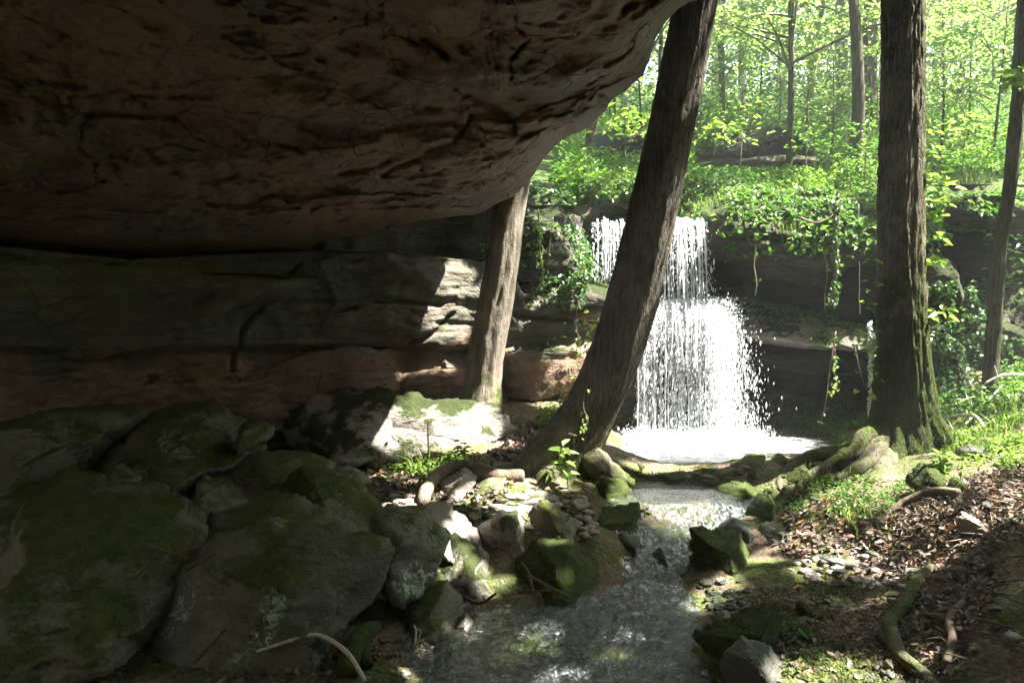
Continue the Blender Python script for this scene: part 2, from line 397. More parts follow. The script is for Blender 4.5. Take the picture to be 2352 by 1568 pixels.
M['bark_thin'] = bark_mat('mossy_thin_bark', (.03, .028, .018), (.10, .09, .06), moss=.38, vs=8, bs=.03)
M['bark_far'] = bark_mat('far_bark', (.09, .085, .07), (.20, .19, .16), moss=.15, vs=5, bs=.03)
M['root'] = bark_mat('root_bark', (.07, .055, .04), (.17, .14, .105), moss=.2, vs=6, bs=.02)
M['rootmoss'] = bark_mat('mossy_root_bark', (.05, .042, .03), (.14, .12, .09), moss=.45, vs=6, bs=.03)
M['twig'] = plain('twig', (.10, .075, .05)); M['twig_pale'] = plain('weathered_stick', (.45, .40, .33), .8, .25)
M['vine'] = plain('vine_stem', (.16, .12, .08))
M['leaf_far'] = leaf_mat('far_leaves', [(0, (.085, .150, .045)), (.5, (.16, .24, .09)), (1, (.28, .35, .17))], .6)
M['leaf_mid'] = leaf_mat('forest_leaves', [(0, (.035, .09, .015)), (.5, (.075, .16, .028)), (1, (.15, .26, .05))], .5)
M['leaf_canopy'] = leaf_mat('canopy_leaves', [(0, (.03, .075, .015)), (1, (.09, .17, .03))], .35)
M['ivy'] = leaf_mat('ivy_leaves', [(0, (.020, .060, .016)), (.6, (.055, .13, .030)), (1, (.12, .20, .045))], .3, .3, .5)
M['grass'] = leaf_mat('grass_blades', [(0, (.05, .10, .02)), (.6, (.11, .19, .04)), (1, (.25, .27, .09))], .4)
M['bright'] = leaf_mat('bright_leaves', [(0, (.11, .20, .035)), (1, (.26, .36, .09))], .5)
M['moss'] = leaf_mat('moss_tufts', [(0, (.025, .04, .006)), (1, (.09, .12, .02))], .2, .9, .1)
M['litter'] = leaf_mat('fallen_leaves', [(0, (.030, .022, .016)), (.35, (.065, .045, .032)), (.6, (.12, .085, .062)), (.78, (.20, .16, .13)), (.88, (.22, .075, .035)), (1, (.28, .22, .16))], .1, .5, .4)
M['leaf_yellow'] = leaf_mat('yellow_leaf', [(0, (.55, .30, .03)), (1, (.60, .42, .12))], .3)
def ground_mat():
    t = NT('forest_soil'); v = t.pos(); n1 = t.noise(v, 1.3, 6, .65); n2 = t.noise(v, 12, 5, .7); n3 = t.noise(v, 55, 4, .75)
    c = t.ramp(n1, [(.3, (.085, .060, .040)), (.5, (.17, .125, .085)), (.7, (.26, .20, .14))]); c = t.mix(t.ramp(n3, [(.35, .7), (.6, 0.0)]), c, (.05, .036, .025))
    mk = t.ramp(t.math('ADD', t.noise(v, 1.8, 5, .7), 0.0), [(.46, 0.0), (.54, .85)]); c = t.mix(mk, c, t.ramp(n2, [(.3, (.03, .05, .01)), (.7, (.09, .12, .025))]))
    pb = t.vor(v, 38); c = t.mix(t.ramp(t.vor(v, 38, 'F1', 'Color'), [(.0, .5), (.3, 0.0)]), c, (.28, .25, .21))
    h = t.math('ADD', t.math('MULTIPLY', n2, .5), t.math('ADD', t.math('MULTIPLY', n3, .3), t.math('MULTIPLY', pb, -.35)))
    return t.done(t.bsdf(c, .9, t.bump(h, .9, .04), .2))
M['ground'] = ground_mat()
def hill_mat():
    t = NT('forest_floor'); v = t.pos(); c = t.ramp(t.noise(v, 1.5, 6, .7), [(.3, (.07, .055, .035)), (.5, (.06, .11, .025)), (.7, (.12, .20, .05))]); n = t.noise(v, 18, 4, .7)
    return t.done(t.bsdf(c, .9, t.bump(n, .8, .08), .1))
M['hill'] = hill_mat()
def water_mat(name, foam=0.0, scale=9.0, strength=.5, tint=(.86, .90, .82), fcenter=None, frad=2.0):
    t = NT(name); v = t.pos((1, .8, 1)); n1 = t.noise(v, scale, 3, .55, .8); n2 = t.noise(v, scale * 3.4, 3, .6, .5)
    h = t.math('ADD', n1, t.math('MULTIPLY', n2, .45)); nm = t.bump(h, strength, .09)
    tr = t.n('ShaderNodeBsdfTransparent'); tr.inputs[0].default_value = (*tint, 1)
    gl = t.n('ShaderNodeBsdfGlossy'); gl.inputs['Roughness'].default_value = .13; gl.inputs[0].default_value = (.93, .97, 1, 1); t.set(gl.inputs['Normal'], nm)
    fr = t.n('ShaderNodeFresnel'); fr.inputs[0].default_value = 1.5; t.set(fr.inputs['Normal'], nm)
    mx = t.n('ShaderNodeMixShader'); t.set(mx.inputs[0], t.math('ADD', t.math('MULTIPLY', fr.outputs[0], 1.35), .05, True)); t.set(mx.inputs[1], tr.outputs[0]); t.set(mx.inputs[2], gl.outputs[0])
    sh = mx.outputs[0]
    if not foam:                                                # whitewater streaks on the riffles, painted pale to stand for glints too
        st_ = t.noise(t.pos((2.6, .9, 1)), 9, 5, .75, 1.2); sy = t.n('ShaderNodeSeparateXYZ'); t.set(sy.inputs[0], t.n('ShaderNodeNewGeometry').outputs['Position'])
        ry = t.ramp(t.math('MULTIPLY', sy.outputs[1], .1), [(.52, .02), (.61, .35), (.68, .75), (.73, .3)])
        fm = t.math('MULTIPLY', t.ramp(st_, [(.53, 0.0), (.60, .8)]), ry); df = t.bsdf((.62, .68, .68), .4, nm, .5); f2 = t.n('ShaderNodeMixShader')
        t.set(f2.inputs[0], fm); t.set(f2.inputs[1], sh); t.set(f2.inputs[2], df); sh = f2.outputs[0]
    if foam:
        df = t.bsdf((.70, .74, .70), .5, nm, .4); f2 = t.n('ShaderNodeMixShader'); fac = foam
        if fcenter is not None:
            dd = t.n('ShaderNodeVectorMath', operation='DISTANCE'); t.set(dd.inputs[0], t.n('ShaderNodeNewGeometry').outputs['Position']); dd.inputs[1].default_value = fcenter
            mr = t.n('ShaderNodeMapRange'); t.set(mr.inputs[0], dd.outputs['Value']); mr.inputs[1].default_value = frad * .35; mr.inputs[2].default_value = frad; mr.inputs[3].default_value = foam; mr.inputs[4].default_value = .03
            fac = t.math('MULTIPLY', mr.outputs[0], t.ramp(t.noise(t.pos((1, 1.6, 1)), 6, 6, .75, .8), [(.38, .30), (.56, 1.0)]))
        t.set(f2.inputs[0], fac); t.set(f2.inputs[1], sh); t.set(f2.inputs[2], df); sh = f2.outputs[0]
    return t.done(sh)
M['water'] = water_mat('stream_water', .0, 11, 1.0)
M['pool'] = water_mat('pool_water', .92, 6, .45, (.72, .74, .64), tuple(P(1590, 1000, 9.7)), 1.75)
def drop_mat():
    t = NT('falling_water'); pr = t.bsdf((.92, .94, .96), .15, None, .6); tr = t.n('ShaderNodeBsdfTranslucent'); tr.inputs[0].default_value = (.92, .94, .96, 1)
    mx = t.n('ShaderNodeMixShader'); mx.inputs[0].default_value = .5; t.set(mx.inputs[1], pr); t.set(mx.inputs[2], tr.outputs[0]); return t.done(mx.outputs[0])
M['drop'] = drop_mat()

def Q(p):
    "place -> picture pixel (only used to know where relief on the bedrock sits)"
    p = np.asarray(p, float); r = p - A(0, 0, HC); zf = r @ _f; zu = r @ _u
    return 1176 + F * r[..., 0] / zf, 784 - F * zu / zf
def polydist(px, py, pts):
    "distance of points to a polyline (2-D)"
    best = np.full(np.shape(px), 1e9)
    for (x0, y0), (x1, y1) in zip(pts[:-1], pts[1:]):
        dx, dy = x1 - x0, y1 - y0; t = np.clip(((px - x0) * dx + (py - y0) * dy) / (dx * dx + dy * dy + 1e-9), 0, 1)
        best = np.minimum(best, np.hypot(px - x0 - t * dx, py - y0 - t * dy))
    return best
def gridfaces(m, n, flip=False):
    i = np.arange(m - 1)[:, None] * n; j = np.arange(n - 1)[None]
    f = np.stack([i + j, i + j + 1, i + n + j + 1, i + n + j], -1).reshape(-1, 4)
    return f[:, ::-1] if flip else f

# ------------------------------------------------------------------ ground
ctl = []
def g(px, py, zl, z=None): q = G(px, py, zl); ctl.append((q[0], q[1], zl if z is None else z))
for a in [(1300, 1450, -.12), (1450, 1400, -.14), (1250, 1550, -.10), (1500, 1560, -.12), (1450, 1330, -.1), (1600, 1560, -.1), (1150, 1480, -.07), (1120, 1560, -.06)]: g(a[0], a[1], 0, a[2])
for a in [(1450, 1262, .02), (1540, 1215, .12)]: g(a[0], a[1], .12, a[2])
for a in [(1550, 1130, .10), (1630, 1165, .10), (1480, 1110, .13), (1690, 1130, .13)]: g(a[0], a[1], .25, a[2])
for a in [(1450, 1080, .345), (1540, 1084, .325), (1640, 1086, .335), (1700, 1085, .38)]: g(*a)
for a in [(1.6, 9.2, .12), (2.5, 9.2, .08), (3.4, 9.5, .14), (2, 10, .1), (3.2, 10.1, .18), (2.2, 10.8, .2), (3.1, 9.1, .2)]: ctl.append(a)
for a in [(820, 1545, .05), (900, 1520, .02), (960, 1480, -.02), (1000, 1540, -.03), (1060, 1440, -.03), (1200, 1400, .0), (1385, 1300, .1), (1370, 1225, .27), (1290, 1150, .32), (1400, 1090, .36),
          (1150, 1150, .36), (950, 1100, .40), (900, 1200, .25), (1050, 1250, .16), (1250, 1010, .60), (1180, 1010, .5), (700, 1110, .2), (830,1085,.34)]: g(*a)
ctl += [(-3, 5, .05), (-3, 7, .15), (-2, 8.3, .30), (-.4, 9.2, .75), (.3, 9.3, .75), (.8, 9.6, .7), (-5, 7, .4), (-2, 3, .1), (-.9, 3.8, .0), (0, 3, .0), (0, 0, .7), (-1.5, 1, .5), (0.2, 2.1, .3), (-6, 3, .4), (-6, 0, .6), (-1.5, 5, .05), (-.9,5.5,.06), (-.6,6.2,.12),
        (3, -2, 1.0), (-3, -3, 1.0), (6, 0, 1.3)]
for a in [(1280, 1388, -.01), (1300, 1330, .04), (1200, 1310, .09), (1150, 1388, -.05), (1090, 1335, .05), (1320, 1262, .15), (1345, 1205, .27), (1230, 1240, .21), (1770, 1262, .13), (1800, 1310, .11)]: g(*a)
for a in [(1715, 1568, .09), (1670, 1490, .10), (1690, 1400, .07), (1610, 1325, .05), (1650, 1235, .14), (1760, 1200, .22), (1850, 1100, .40), (2090, 1035, .62),
          (1900, 1300, .15), (1950, 1450, .17), (2000, 1560, .17), (2200, 1200, .62), (2300, 1400, .58), (2350, 1560, .45), (2352, 1110, .86), (2300, 950, .9), (1900, 965, .46), (2100, 1300, .32), (2150, 1450, .34)]: g(*a)
ctl += [(3.3, 8.3, .5), (5.5, 7, 1.1), (5.5, 4, 1.2), (4, 3, .9), (2.4, 2.5, .4), (6, 10, 1.05), (4.4, 10.8, .6), (2.5, 11.6, .35), (1, 11.6, .4), (6.8, 12, 1.5)]
ctl = np.array(ctl)
def _tps(d2): return 0.5 * d2 * np.log(d2 + 1e-9)
_n = len(ctl); _d = ((ctl[:, None, :2] - ctl[None, :, :2]) ** 2).sum(-1)
_Amat = np.zeros((_n + 3, _n + 3)); _Amat[:_n, :_n] = _tps(_d) + np.eye(_n) * .02; _Amat[:_n, _n] = 1; _Amat[:_n, _n + 1:] = ctl[:, :2]; _Amat[_n:, :_n] = _Amat[:_n, _n:].T
_w = np.linalg.solve(_Amat, np.concatenate([ctl[:, 2], np.zeros(3)]))
def gz(x, y, fine=True):
    x = np.asarray(x, float); y = np.asarray(y, float); sh = x.shape; xf = x.ravel(); yf = y.ravel(); out = np.empty(len(xf))
    for s in range(0, len(xf), 20000):
        a = xf[s:s + 20000]; b = yf[s:s + 20000]
        d2 = (a[:, None] - ctl[None, :, 0]) ** 2 + (b[:, None] - ctl[None, :, 1]) ** 2
        out[s:s + 20000] = _tps(d2) @ _w[:_n] + _w[_n] + _w[_n + 1] * a + _w[_n + 2] * b
    p = np.stack([xf, yf, np.zeros(len(xf))], 1)
    out = out + .045 * fbm(p * 1.7, 3, 3)
    if fine: out = out + .022 * fbm(p * 7, 3, 5) + .007 * fbm(p * 30, 2, 6)
    return out.reshape(sh)
xs = np.concatenate([np.arange(-9, -4, .12), np.arange(-4, 5.2, .03), np.arange(5.2, 9, .12)])
ys = np.concatenate([np.arange(-7, 3, .2), np.arange(3, 9, .03), np.arange(9, 13, .07)])
gx, gy = np.meshgrid(xs, ys); gzv = gz(gx, gy)
GV = np.stack([gx, gy, gzv], -1).reshape(-1, 3); GF = gridfaces(len(ys), len(xs))
link('ground', mesh('ground', GV, GF), M['ground'], kind='structure')

def wlevel(x, y):
    l = .25 * sstep(5.95, 7.15, y - .25 * (x - 1)) + .07 * sstep(8.45, 8.62, y)
    return l
def water(name, x0, x1, y0, y1, st, mat):
    X, Y = np.meshgrid(np.arange(x0, x1, st), np.arange(y0, y1 + st / 2, st)); p = np.stack([X, Y, X * 0], -1)
    z = wlevel(X, Y); rap = sstep(5.2, 6.1, Y) * (1 - sstep(6.9, 7.4, Y)) + .10 * (1 - sstep(5.2, 6.1, Y)) + .03
    z = z + rap * (.045 * fbm(p * 3.2, 3, 41) + .020 * ridge(p * A(5, 3.5, 1) + 3, 2, 42)) - .03 * rap
    z = z + .004 * noise(p * 14, 44) * (1 - sstep(8, 9, Y)) + .005 * noise(p * 9, 45)
    return link(name, mesh(name, np.stack([X, Y, z], -1).reshape(-1, 3), gridfaces(*X.shape)), mat, kind='structure')
water('stream_water', -1.5, 2.6, 2.6, 7.3, .022, M['water'])
water('pool_water', .2, 5.0, 7.3, 11.6, .03, M['pool'])

X, Y = np.meshgrid(np.concatenate([np.arange(-60, -8, 4.), np.arange(-8, 9, 1.), np.arange(9, 80, 4.)]), np.arange(-60, 14, 2.))
fz = np.maximum(-.6, .45 * (np.maximum(np.abs(X - .5) - 8, np.maximum(-Y - 6, 0)))) * 1.0; fz = np.minimum(fz, 14)
link('glen_slope', mesh('glen_slope', np.stack([X, Y, np.where((np.abs(X - .5) < 8.4) & (Y > -6.6), -.6, fz)], -1).reshape(-1, 3), gridfaces(*X.shape)), M['hill'], kind='structure')

# ------------------------------------------------------------------ hillside behind the falls
def hz(x, y): return 3.45 + .24 * (y - 11) + .5 * fbm(np.stack([x * .25, y * .25, x * 0], -1), 3, 50) * sstep(11, 16, y) + .1 * fbm(np.stack([x, y, x * 0], -1), 3, 51) - .55 * (1 - sstep(11.15, 11.7, y))
X, Y = np.meshgrid(np.concatenate([np.arange(-20, 14, .3), np.arange(14, 60, 1.5)]), np.concatenate([np.arange(11.2, 24, .25), np.arange(24, 96, 1.5)]))
HV = np.stack([X, Y, hz(X, Y)], -1).reshape(-1, 3); HF = gridfaces(*X.shape)
link('hillside', mesh('hillside', HV, HF), M['hill'], kind='structure')

# ------------------------------------------------------------------ the great overhang
S = A((3300, -640), (2500, -400), (1900, -160), (1690, -45), (1600, 0), (1560, 20), (1522, 55), (1500, 110), (1482, 165), (1455, 195), (1415, 225), (1382, 262), (1335, 300), (1300, 322),
      (1262, 352), (1228, 395), (1208, 425), (1180, 452), (1130, 478), (1080, 494), (1000, 497), (930, 508), (880, 522), (820, 537), (760, 548), (690, 566), (600, 574), (500, 582), (400, 588), (250, 578), (100, 558), (0, 548), (-300, 520), (-800, 470), (-1500, 380))
seg = np.linalg.norm(np.diff(S, axis=0), axis=1); cs = np.concatenate([[0], np.cumsum(seg)]); NS = 470
wgt = np.interp(cs, cs, cs); vis = (S[:, 0] > -120) & (S[:, 1] > -60)
sp = np.sort(np.concatenate([np.linspace(0, cs[-1], 90), np.linspace(cs[3], cs[32], NS - 90)]))
SX = np.interp(sp, cs, S[:, 0]); SY = np.interp(sp, cs, S[:, 1]); u_ = sp / cs[-1]
for _ in range(2):
    SX[1:-1] = (SX[:-2] + 2 * SX[1:-1] + SX[2:]) / 4; SY[1:-1] = (SY[:-2] + 2 * SY[1:-1] + SY[2:]) / 4
jn = fbm(np.stack([sp * .012, sp * 0, sp * 0], -1), 4, 77) * 9; SY = SY + jn; SX = SX + jn * .6
AX = np.interp(u_, [0, .25, .6, 1], [1500, 700, -200, -1900]); AY = np.interp(u_, [0, .25, .6, 1], [-1100, -950, -900, -700])
tt = np.concatenate([np.linspace(0, .5, 190) ** 1.35 / .5 ** .35, np.linspace(.5, 1, 14)[1:]])
PX = SX[None] + (AX - SX)[None] * tt[:, None]; PY = SY[None] + (AY - SY)[None] * tt[:, None]
def ceilD(px, py):
    up = 3240 / (620 - np.minimum(py, 0)); dn = 5.226 + 3.25 * (np.clip(py, 0, 600) / 500) ** 1.05
    D = np.where(py < 0, up, dn); return D * (1 - .20 * np.clip((900 - px) / 900, 0, 1.25) * np.clip(py / 400, .25, 1))
D = ceilD(PX, PY); ds = np.hypot(PX - SX, PY - SY)
D = D + .55 * np.exp(-ds / 45) - .30 * np.exp(-((ds - 230) / 190) ** 2)
OV = P(PX, PY, D)
# relief: broad undulation, broken facets, strata, named cracks and folds
toC = A(0, 0, HC) - OV; toC /= np.linalg.norm(toC, axis=-1)[..., None]
q = OV
amp = np.clip(ds / 60, .25, 1)
h = .24 * fbm(q * .75, 3, 81) + .19 * fbm(q * A(1.7, 1.7, 2.4), 4, 82) - .07 * np.maximum(0, ridge(q * A(1.1, 1.1, 2.0), 2, 89) - .95)
cell = np.abs(noise(q * A(1.5, 1.5, 2.6) + 4, 83)); h = h - .05 * (1 - sstep(.0, .035, cell)) * sstep(.15, .4, noise(q * .9, 84))
h = h + .24 * (lambda z_: np.floor(z_) + sstep(.0, .16, z_ - np.floor(z_)))(fbm(q * A(.7, .7, 1.5) + .12 * fbm(q * 5, 2, 88)[..., None], 2, 85) * 2.6) / 2.6                      # flaked steps
h = h - .05 * np.maximum(0, 1 - np.abs(noise(q * A(1.1, 1.1, 4.5) + .5 * fbm(q * 2, 2, 97)[..., None], 98)) / .03) + .03 * np.abs(fbm(q * A(3, 3, 7), 3, 99)) + .030 * fbm(q * 9, 3, 86) + .010 * fbm(q * 26, 2, 87)
h = h * amp
cr = [([(880, 400), (905, 385), (950, 372), (985, 350), (1040, 330), (1068, 300), (1082, 268)], 7, .16), ([(1030, 195), (1090, 222), (1130, 242), (1168, 270), (1180, 290)], 12, .20), ([(780, 398), (840, 390), (890, 372)], 8, .16),
      ([(975, 92), (1005, 110), (1025, 128)], 7, .14), ([(880, 403), (960, 405), (1010, 396)], 4, .10), ([(1090, 290), (1150, 378), (1240, 335)], 3, -.05), ([(1180, 0), (1185, 60), (1215, 90), (1170, 140), (1175, 180)], 4, .10),
      ([(200, 265), (260, 262), (400, 270)], 7, .14), ([(300, 220), (500, 225)], 5, .10), ([(560, 320), (640, 330), (700, 350)], 5, .09), ([(100, 190), (200, 200)], 6, .1), ([(1380, 215), (1440, 235)], 5, .08), ([(600, 400), (700, 430), (820, 440)], 4, .08), ([(480, 470), (760, 480), (1000, 470)], 4, .06)]
for pts, wd, dp in cr:
    dd = polydist(PX, PY, pts); dd = dd + 5 * noise(np.stack([PX * .05, PY * .05, PX * 0], -1), 90); h = h - dp * np.exp(-(dd / wd) ** 2)
for k, off in enumerate((0, 14, 28, 42)):                                                # drapery folds
    pts = [(1135 + off * 1.1, 0), (1130 + off, 40), (1108 + off, 75), (1112 + off, 120), (1122 + off * .9, 160), (1125 + off * .9, 195)]
    dd = polydist(PX, PY, pts); dd = dd + 4 * noise(np.stack([PX * .04, PY * .04, PX * 0 + k], -1), 91); h = h + .045 * np.exp(-(dd / 5) ** 2)
OV = OV + toC * h[..., None]
top = []                                                                                  # rounded lip running back and up
yb = np.interp(SX, [700, 1150, 1300], [3.4, 2.2, 1.3])
for k in np.linspace(.08, 1, 14)[::-1]:
    o = OV[0] + np.stack([-.5 * k * k - .9 * k ** 4 + 0 * SX, yb * k, 3.2 * k ** 2.2 + .12 * k * (SX > 1150)], -1)
    top.append(o + .12 * fbm(o * 2, 3, 95)[:, None] * A(1, .5, .8))
ext = [OV[-1] + A(-.0, -k * 1.2, .06 * k) for k in (1, 2, 3.5, 5)]
cap = [top[0] + A(-3, 0, .8), top[0] + A(-9, 0, 1)]
OVV = np.concatenate([np.array(cap[::-1]), np.array(top), OV, np.array(ext)])
me = mesh('rock_overhang', OVV.reshape(-1, 3), gridfaces(*OVV.shape[:2], flip=True))
link('rock_overhang', me, M['roof'], None, 'huge reddish brown sandstone overhang roofing the dark shelter at upper left', 'rock overhang')
OVP = OVV

# ------------------------------------------------------------------ cave wall under it
plan = A((2.2, -4.2), (-1.5, -5), (-5, -4.5), (-6.8, -1.5), (-6.8, 2.5), (-6.2, 4.6), (-4.58, 7.2), (-3.4, 8.1), (-2.29, 8.9), (-.39, 9.75), (.6, 10.0), (1.22, 10.15), (1.9, 10.9), (2.1, 11.8))
pc = np.concatenate([[0], np.cumsum(np.linalg.norm(np.diff(plan, axis=0), axis=1))])
ss = np.concatenate([np.linspace(0, pc[5], 60)[:-1], np.linspace(pc[5], pc[-1], 460)])
wx = np.interp(ss, pc, plan[:, 0]); wy = np.interp(ss, pc, plan[:, 1])
for _ in range(30): wx[1:-1] = (wx[:-2] + wx[1:-1] + wx[2:]) / 3; wy[1:-1] = (wy[:-2] + wy[1:-1] + wy[2:]) / 3
tx = np.gradient(wx); ty_ = np.gradient(wy); ln = np.hypot(tx, ty_); nx_, ny_ = ty_ / ln, -tx / ln     # toward the open side
wpx, _ = Q(np.stack([wx, wy, wx * 0 + 2.2], -1)); wpx = np.where(wy < 3, -2000, wpx)
ztop = np.interp(wpx, [-900, 0, 300, 690, 900, 1110, 1170, 1200, 1420], [2.45, 2.62, 2.50, 2.60, 2.60, 2.50, 2.46, 2.1, 2.05])
rows = []
for v in np.concatenate([np.linspace(0, .62, 150), np.linspace(.62, .70, 22)[1:], np.linspace(.70, 1, 50)[1:]]):
    if v <= .62: z = -.3 + (ztop + .3) * (v / .62); off = 0 * ztop - .10 * sstep(.58, .62, v)
    elif v <= .70: a = (v - .62) / .08; z = ztop + .05 * math.sin(a * 1.57); off = -.10 - 1.15 * a + 0 * ztop
    else: a = (v - .70) / .30; z = ztop + .05 + (np.interp(wpx, [1150, 1230], [6.2, 3.2]) - ztop) * a; off = -1.25 + .5 * a + 0 * ztop
    rows.append(np.stack([wx + nx_ * off, wy + ny_ * off, z], -1))
WV = np.array(rows); wq = WV
nrm = np.stack([nx_, ny_, 0 * nx_], -1)[None]
px, py = Q(WV)
h = .18 * fbm(wq * .8, 3, 101) + .075 * fbm(wq * A(1.8, 1.8, 2.6), 4, 102) + .020 * fbm(wq * A(3, 3, 14), 3, 103) + .014 * fbm(wq * A(8, 8, 20), 2, 104)
st = np.abs(noise(wq * A(.35, .35, 3.3) + 2, 105)); h = h - .06 * (1 - sstep(.0, .04, st)) * sstep(0, .3, noise(wq * .7, 107) + .1)
h = h - .17 * sstep(790, 815, py) * sstep(1250, 1120, px) * (py < 1100) + .10 * sstep(860, 890, py) * (py < 1100)
for pts, wd, dp in [([(940, 788), (1000, 760), (1040, 720)], 5, .1), ([(1180, 722), (1260, 728), (1400, 735)], 5, .2), ([(840, 822), (900, 800), (960, 830), (1130, 800)], 5, .12), ([(860, 690), (1010, 700)], 4, .06), ([(1000, 740), (1100, 745)], 3, .05), ([(1320, 800), (1360, 790), (1370, 830)], 12, .15), ([(1210, 800), (1250, 830)], 14, .12), ([(540, 850), (560, 760), (690, 610)], 6, .1), ([(730, 600), (780, 690), (740, 760)], 3, -.05)]:
    dd = polydist(px, py, pts) + 4 * noise(wq * 5, 106); h = h - dp * np.exp(-(dd / wd) ** 2)
WV = WV + nrm * h[..., None]
link('cave_wall', mesh('cave_wall', WV.reshape(-1, 3), gridfaces(*WV.shape[:2], flip=False)), M['wall'], None, 'long layered grey green sandstone wall at the back of the shelter', 'rock wall')
R_ = outline_rock
R_('wall_block', 'dim brown rock block jutting from the shelter wall left of the grey wall face', [(-260, 560), (250, 600), (430, 592), (620, 572), (690, 602), (665, 640), (605, 684), (560, 706), (300, 800), (80, 850), (-260, 880)], 8.05, .35, 1.2, .05, 6, 11, 14, .6, .4, M['wall'], 'rock block', yaw=.40, facets=2)
R_('red_rock_layer', 'reddish sandstone layer glowing at the foot of the shelter wall', [(540, 850), (640, 815), (790, 786), (935, 800), (950, 850), (900, 912), (700, 915), (560, 905)], 8.95, .12, .9, .1, 6, 12, 12, .5, .9, M['wall'], 'rock layer', yaw=.33, facets=3)
R_('tan_rock_layer', 'smooth tan bulge of sandstone behind the foot of the pale tree', [(890, 800), (1000, 765), (1120, 790), (1150, 860), (1100, 915), (960, 920), (900, 880)], 9.55, .12, .9, .1, 6, 13, 10, .5, .7, M['wall'], 'rock layer', yaw=.33, facets=3)
R_('orange_rock_layer', 'orange stained rock bulge in the wall between the pale tree and the leaning tree', [(1160, 760), (1300, 742), (1430, 752), (1440, 850), (1360, 900), (1180, 905)], 9.75, .12, 1.0, .1, 6, 14, 10, .6, .8, M['wall'], 'rock layer', yaw=.30, facets=3)

# ------------------------------------------------------------------ ledges round the falls
X, Z = np.meshgrid(np.linspace(-.5, 12, 260), np.linspace(-.3, 3.62, 110)); yy = 12.1 - .05 * X
BV = np.stack([X, yy, Z], -1); hb = .25 * fbm(BV * A(.8, .8, 1.6), 3, 110) + .09 * fbm(BV * A(2, 2, 5), 3, 111) - .14 * (1 - sstep(0, .06, np.abs(noise(BV * A(.4, .4, 2.2), 112))))
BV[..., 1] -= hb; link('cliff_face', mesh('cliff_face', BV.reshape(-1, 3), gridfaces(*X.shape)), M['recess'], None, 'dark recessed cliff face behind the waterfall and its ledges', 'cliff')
ledge = {}
ledge['R1'] = R_('rock_ledge', 'upper ledge covered in creepers right of the waterfall lip', [(1588, 470), (1640, 425), (1760, 402), (1900, 405), (2010, 420), (2140, 450), (2150, 540), (2060, 590), (1960, 610), (1860, 640), (1740, 615), (1650, 575), (1600, 540)], 10.9, .9, 1.6, .20, 6, 21, 8, .8, .8, M['ledge'], 'rock ledge')
ledge['R2'] = R_('rock_ledge', 'lower mossy shelf jutting out right of the waterfall', [(1640, 705), (1690, 680), (1790, 690), (1900, 715), (2010, 740), (2130, 770), (2130, 800), (1980, 806), (1860, 795), (1740, 770), (1660, 745)], 10.4, .7, 1.8, .40, 6, 22, 8, .8, .8, M['boulder_pale'], 'rock ledge')
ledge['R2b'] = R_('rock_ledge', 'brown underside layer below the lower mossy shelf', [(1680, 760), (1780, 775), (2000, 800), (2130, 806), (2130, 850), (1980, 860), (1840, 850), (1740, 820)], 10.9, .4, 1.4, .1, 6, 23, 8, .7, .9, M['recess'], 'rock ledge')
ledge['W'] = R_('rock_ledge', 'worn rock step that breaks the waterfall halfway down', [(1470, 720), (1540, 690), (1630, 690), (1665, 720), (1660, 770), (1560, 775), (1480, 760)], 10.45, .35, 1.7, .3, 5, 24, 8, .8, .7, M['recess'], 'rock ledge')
ledge['L1'] = R_('rock_ledge', 'tall ivy hung rock block left of the waterfall lip', [(1150, 470), (1235, 385), (1290, 372), (1330, 420), (1362, 505), (1355, 640), (1200, 660), (1120, 640)], 10.5, .5, 1.4, .3, 6, 25, 8, .8, .5, M['ledge'], 'rock ledge')
ledge['L2'] = R_('rock_ledge', 'grassy crest of rock above the left half of the waterfall', [(1280, 400), (1330, 345), (1440, 350), (1500, 390), (1600, 380), (1620, 440), (1600, 500), (1500, 492), (1360, 485), (1310, 450)], 11.3, .55, 1.4, .5, 6, 26, 8, .8, .4, M['ledge'], 'rock ledge')
ledge['L2b'] = R_('rock_ledge', 'pale wet lip of rock the waterfall pours over', [(1360, 500), (1380, 478), (1470, 480), (1600, 486), (1640, 500), (1630, 540), (1540, 560), (1370, 560)], 10.75, .35, 1.4, .5, 6, 27, 8, .7, .6, M['stone_pale'], 'rock ledge')
ledge['L3'] = R_('rock_ledge', 'ivy draped ledge between the pale tree and the leaning tree', [(1165, 615), (1250, 600), (1330, 620), (1430, 636), (1440, 675), (1380, 700), (1300, 715), (1170, 712)], 10.0, .35, 1.5, .3, 6, 28, 8, .8, .5, M['ledge'], 'rock ledge')
ledge['L4'] = R_('rock_ledge', 'thin cracked tan slab of rock under the ivy draped ledge', [(1170, 712), (1300, 700), (1420, 690), (1440, 720), (1420, 742), (1300, 735), (1170, 730)], 9.95, .22, 1.4, .2, 6, 29, 8, .7, .8, M['wallred'], 'rock ledge')
ledge['F1'] = R_('rock_ledge', 'long dark ledge on the slope behind the far right tree', [(2110, 430), (2200, 405), (2340, 440), (2460, 480), (2460, 530), (2330, 520), (2200, 500), (2120, 480)], 11.0, .5, 1.4, .3, 6, 30, 8, .8, .8, M['ledge'], 'rock ledge')
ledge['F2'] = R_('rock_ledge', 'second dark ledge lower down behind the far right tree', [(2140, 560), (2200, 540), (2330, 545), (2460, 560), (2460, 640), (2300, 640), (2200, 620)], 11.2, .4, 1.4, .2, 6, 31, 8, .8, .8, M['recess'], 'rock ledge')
ledge['F3'] = R_('rock_boulder', 'rounded green grey boulder right behind the big straight tree', [(2110, 600), (2150, 550), (2205, 560), (2240, 600), (2255, 650), (2200, 690), (2120, 700)], 10.6, .5, .9, .4, 6, 32, 6, .8, .2, M['ledge'], 'boulder')
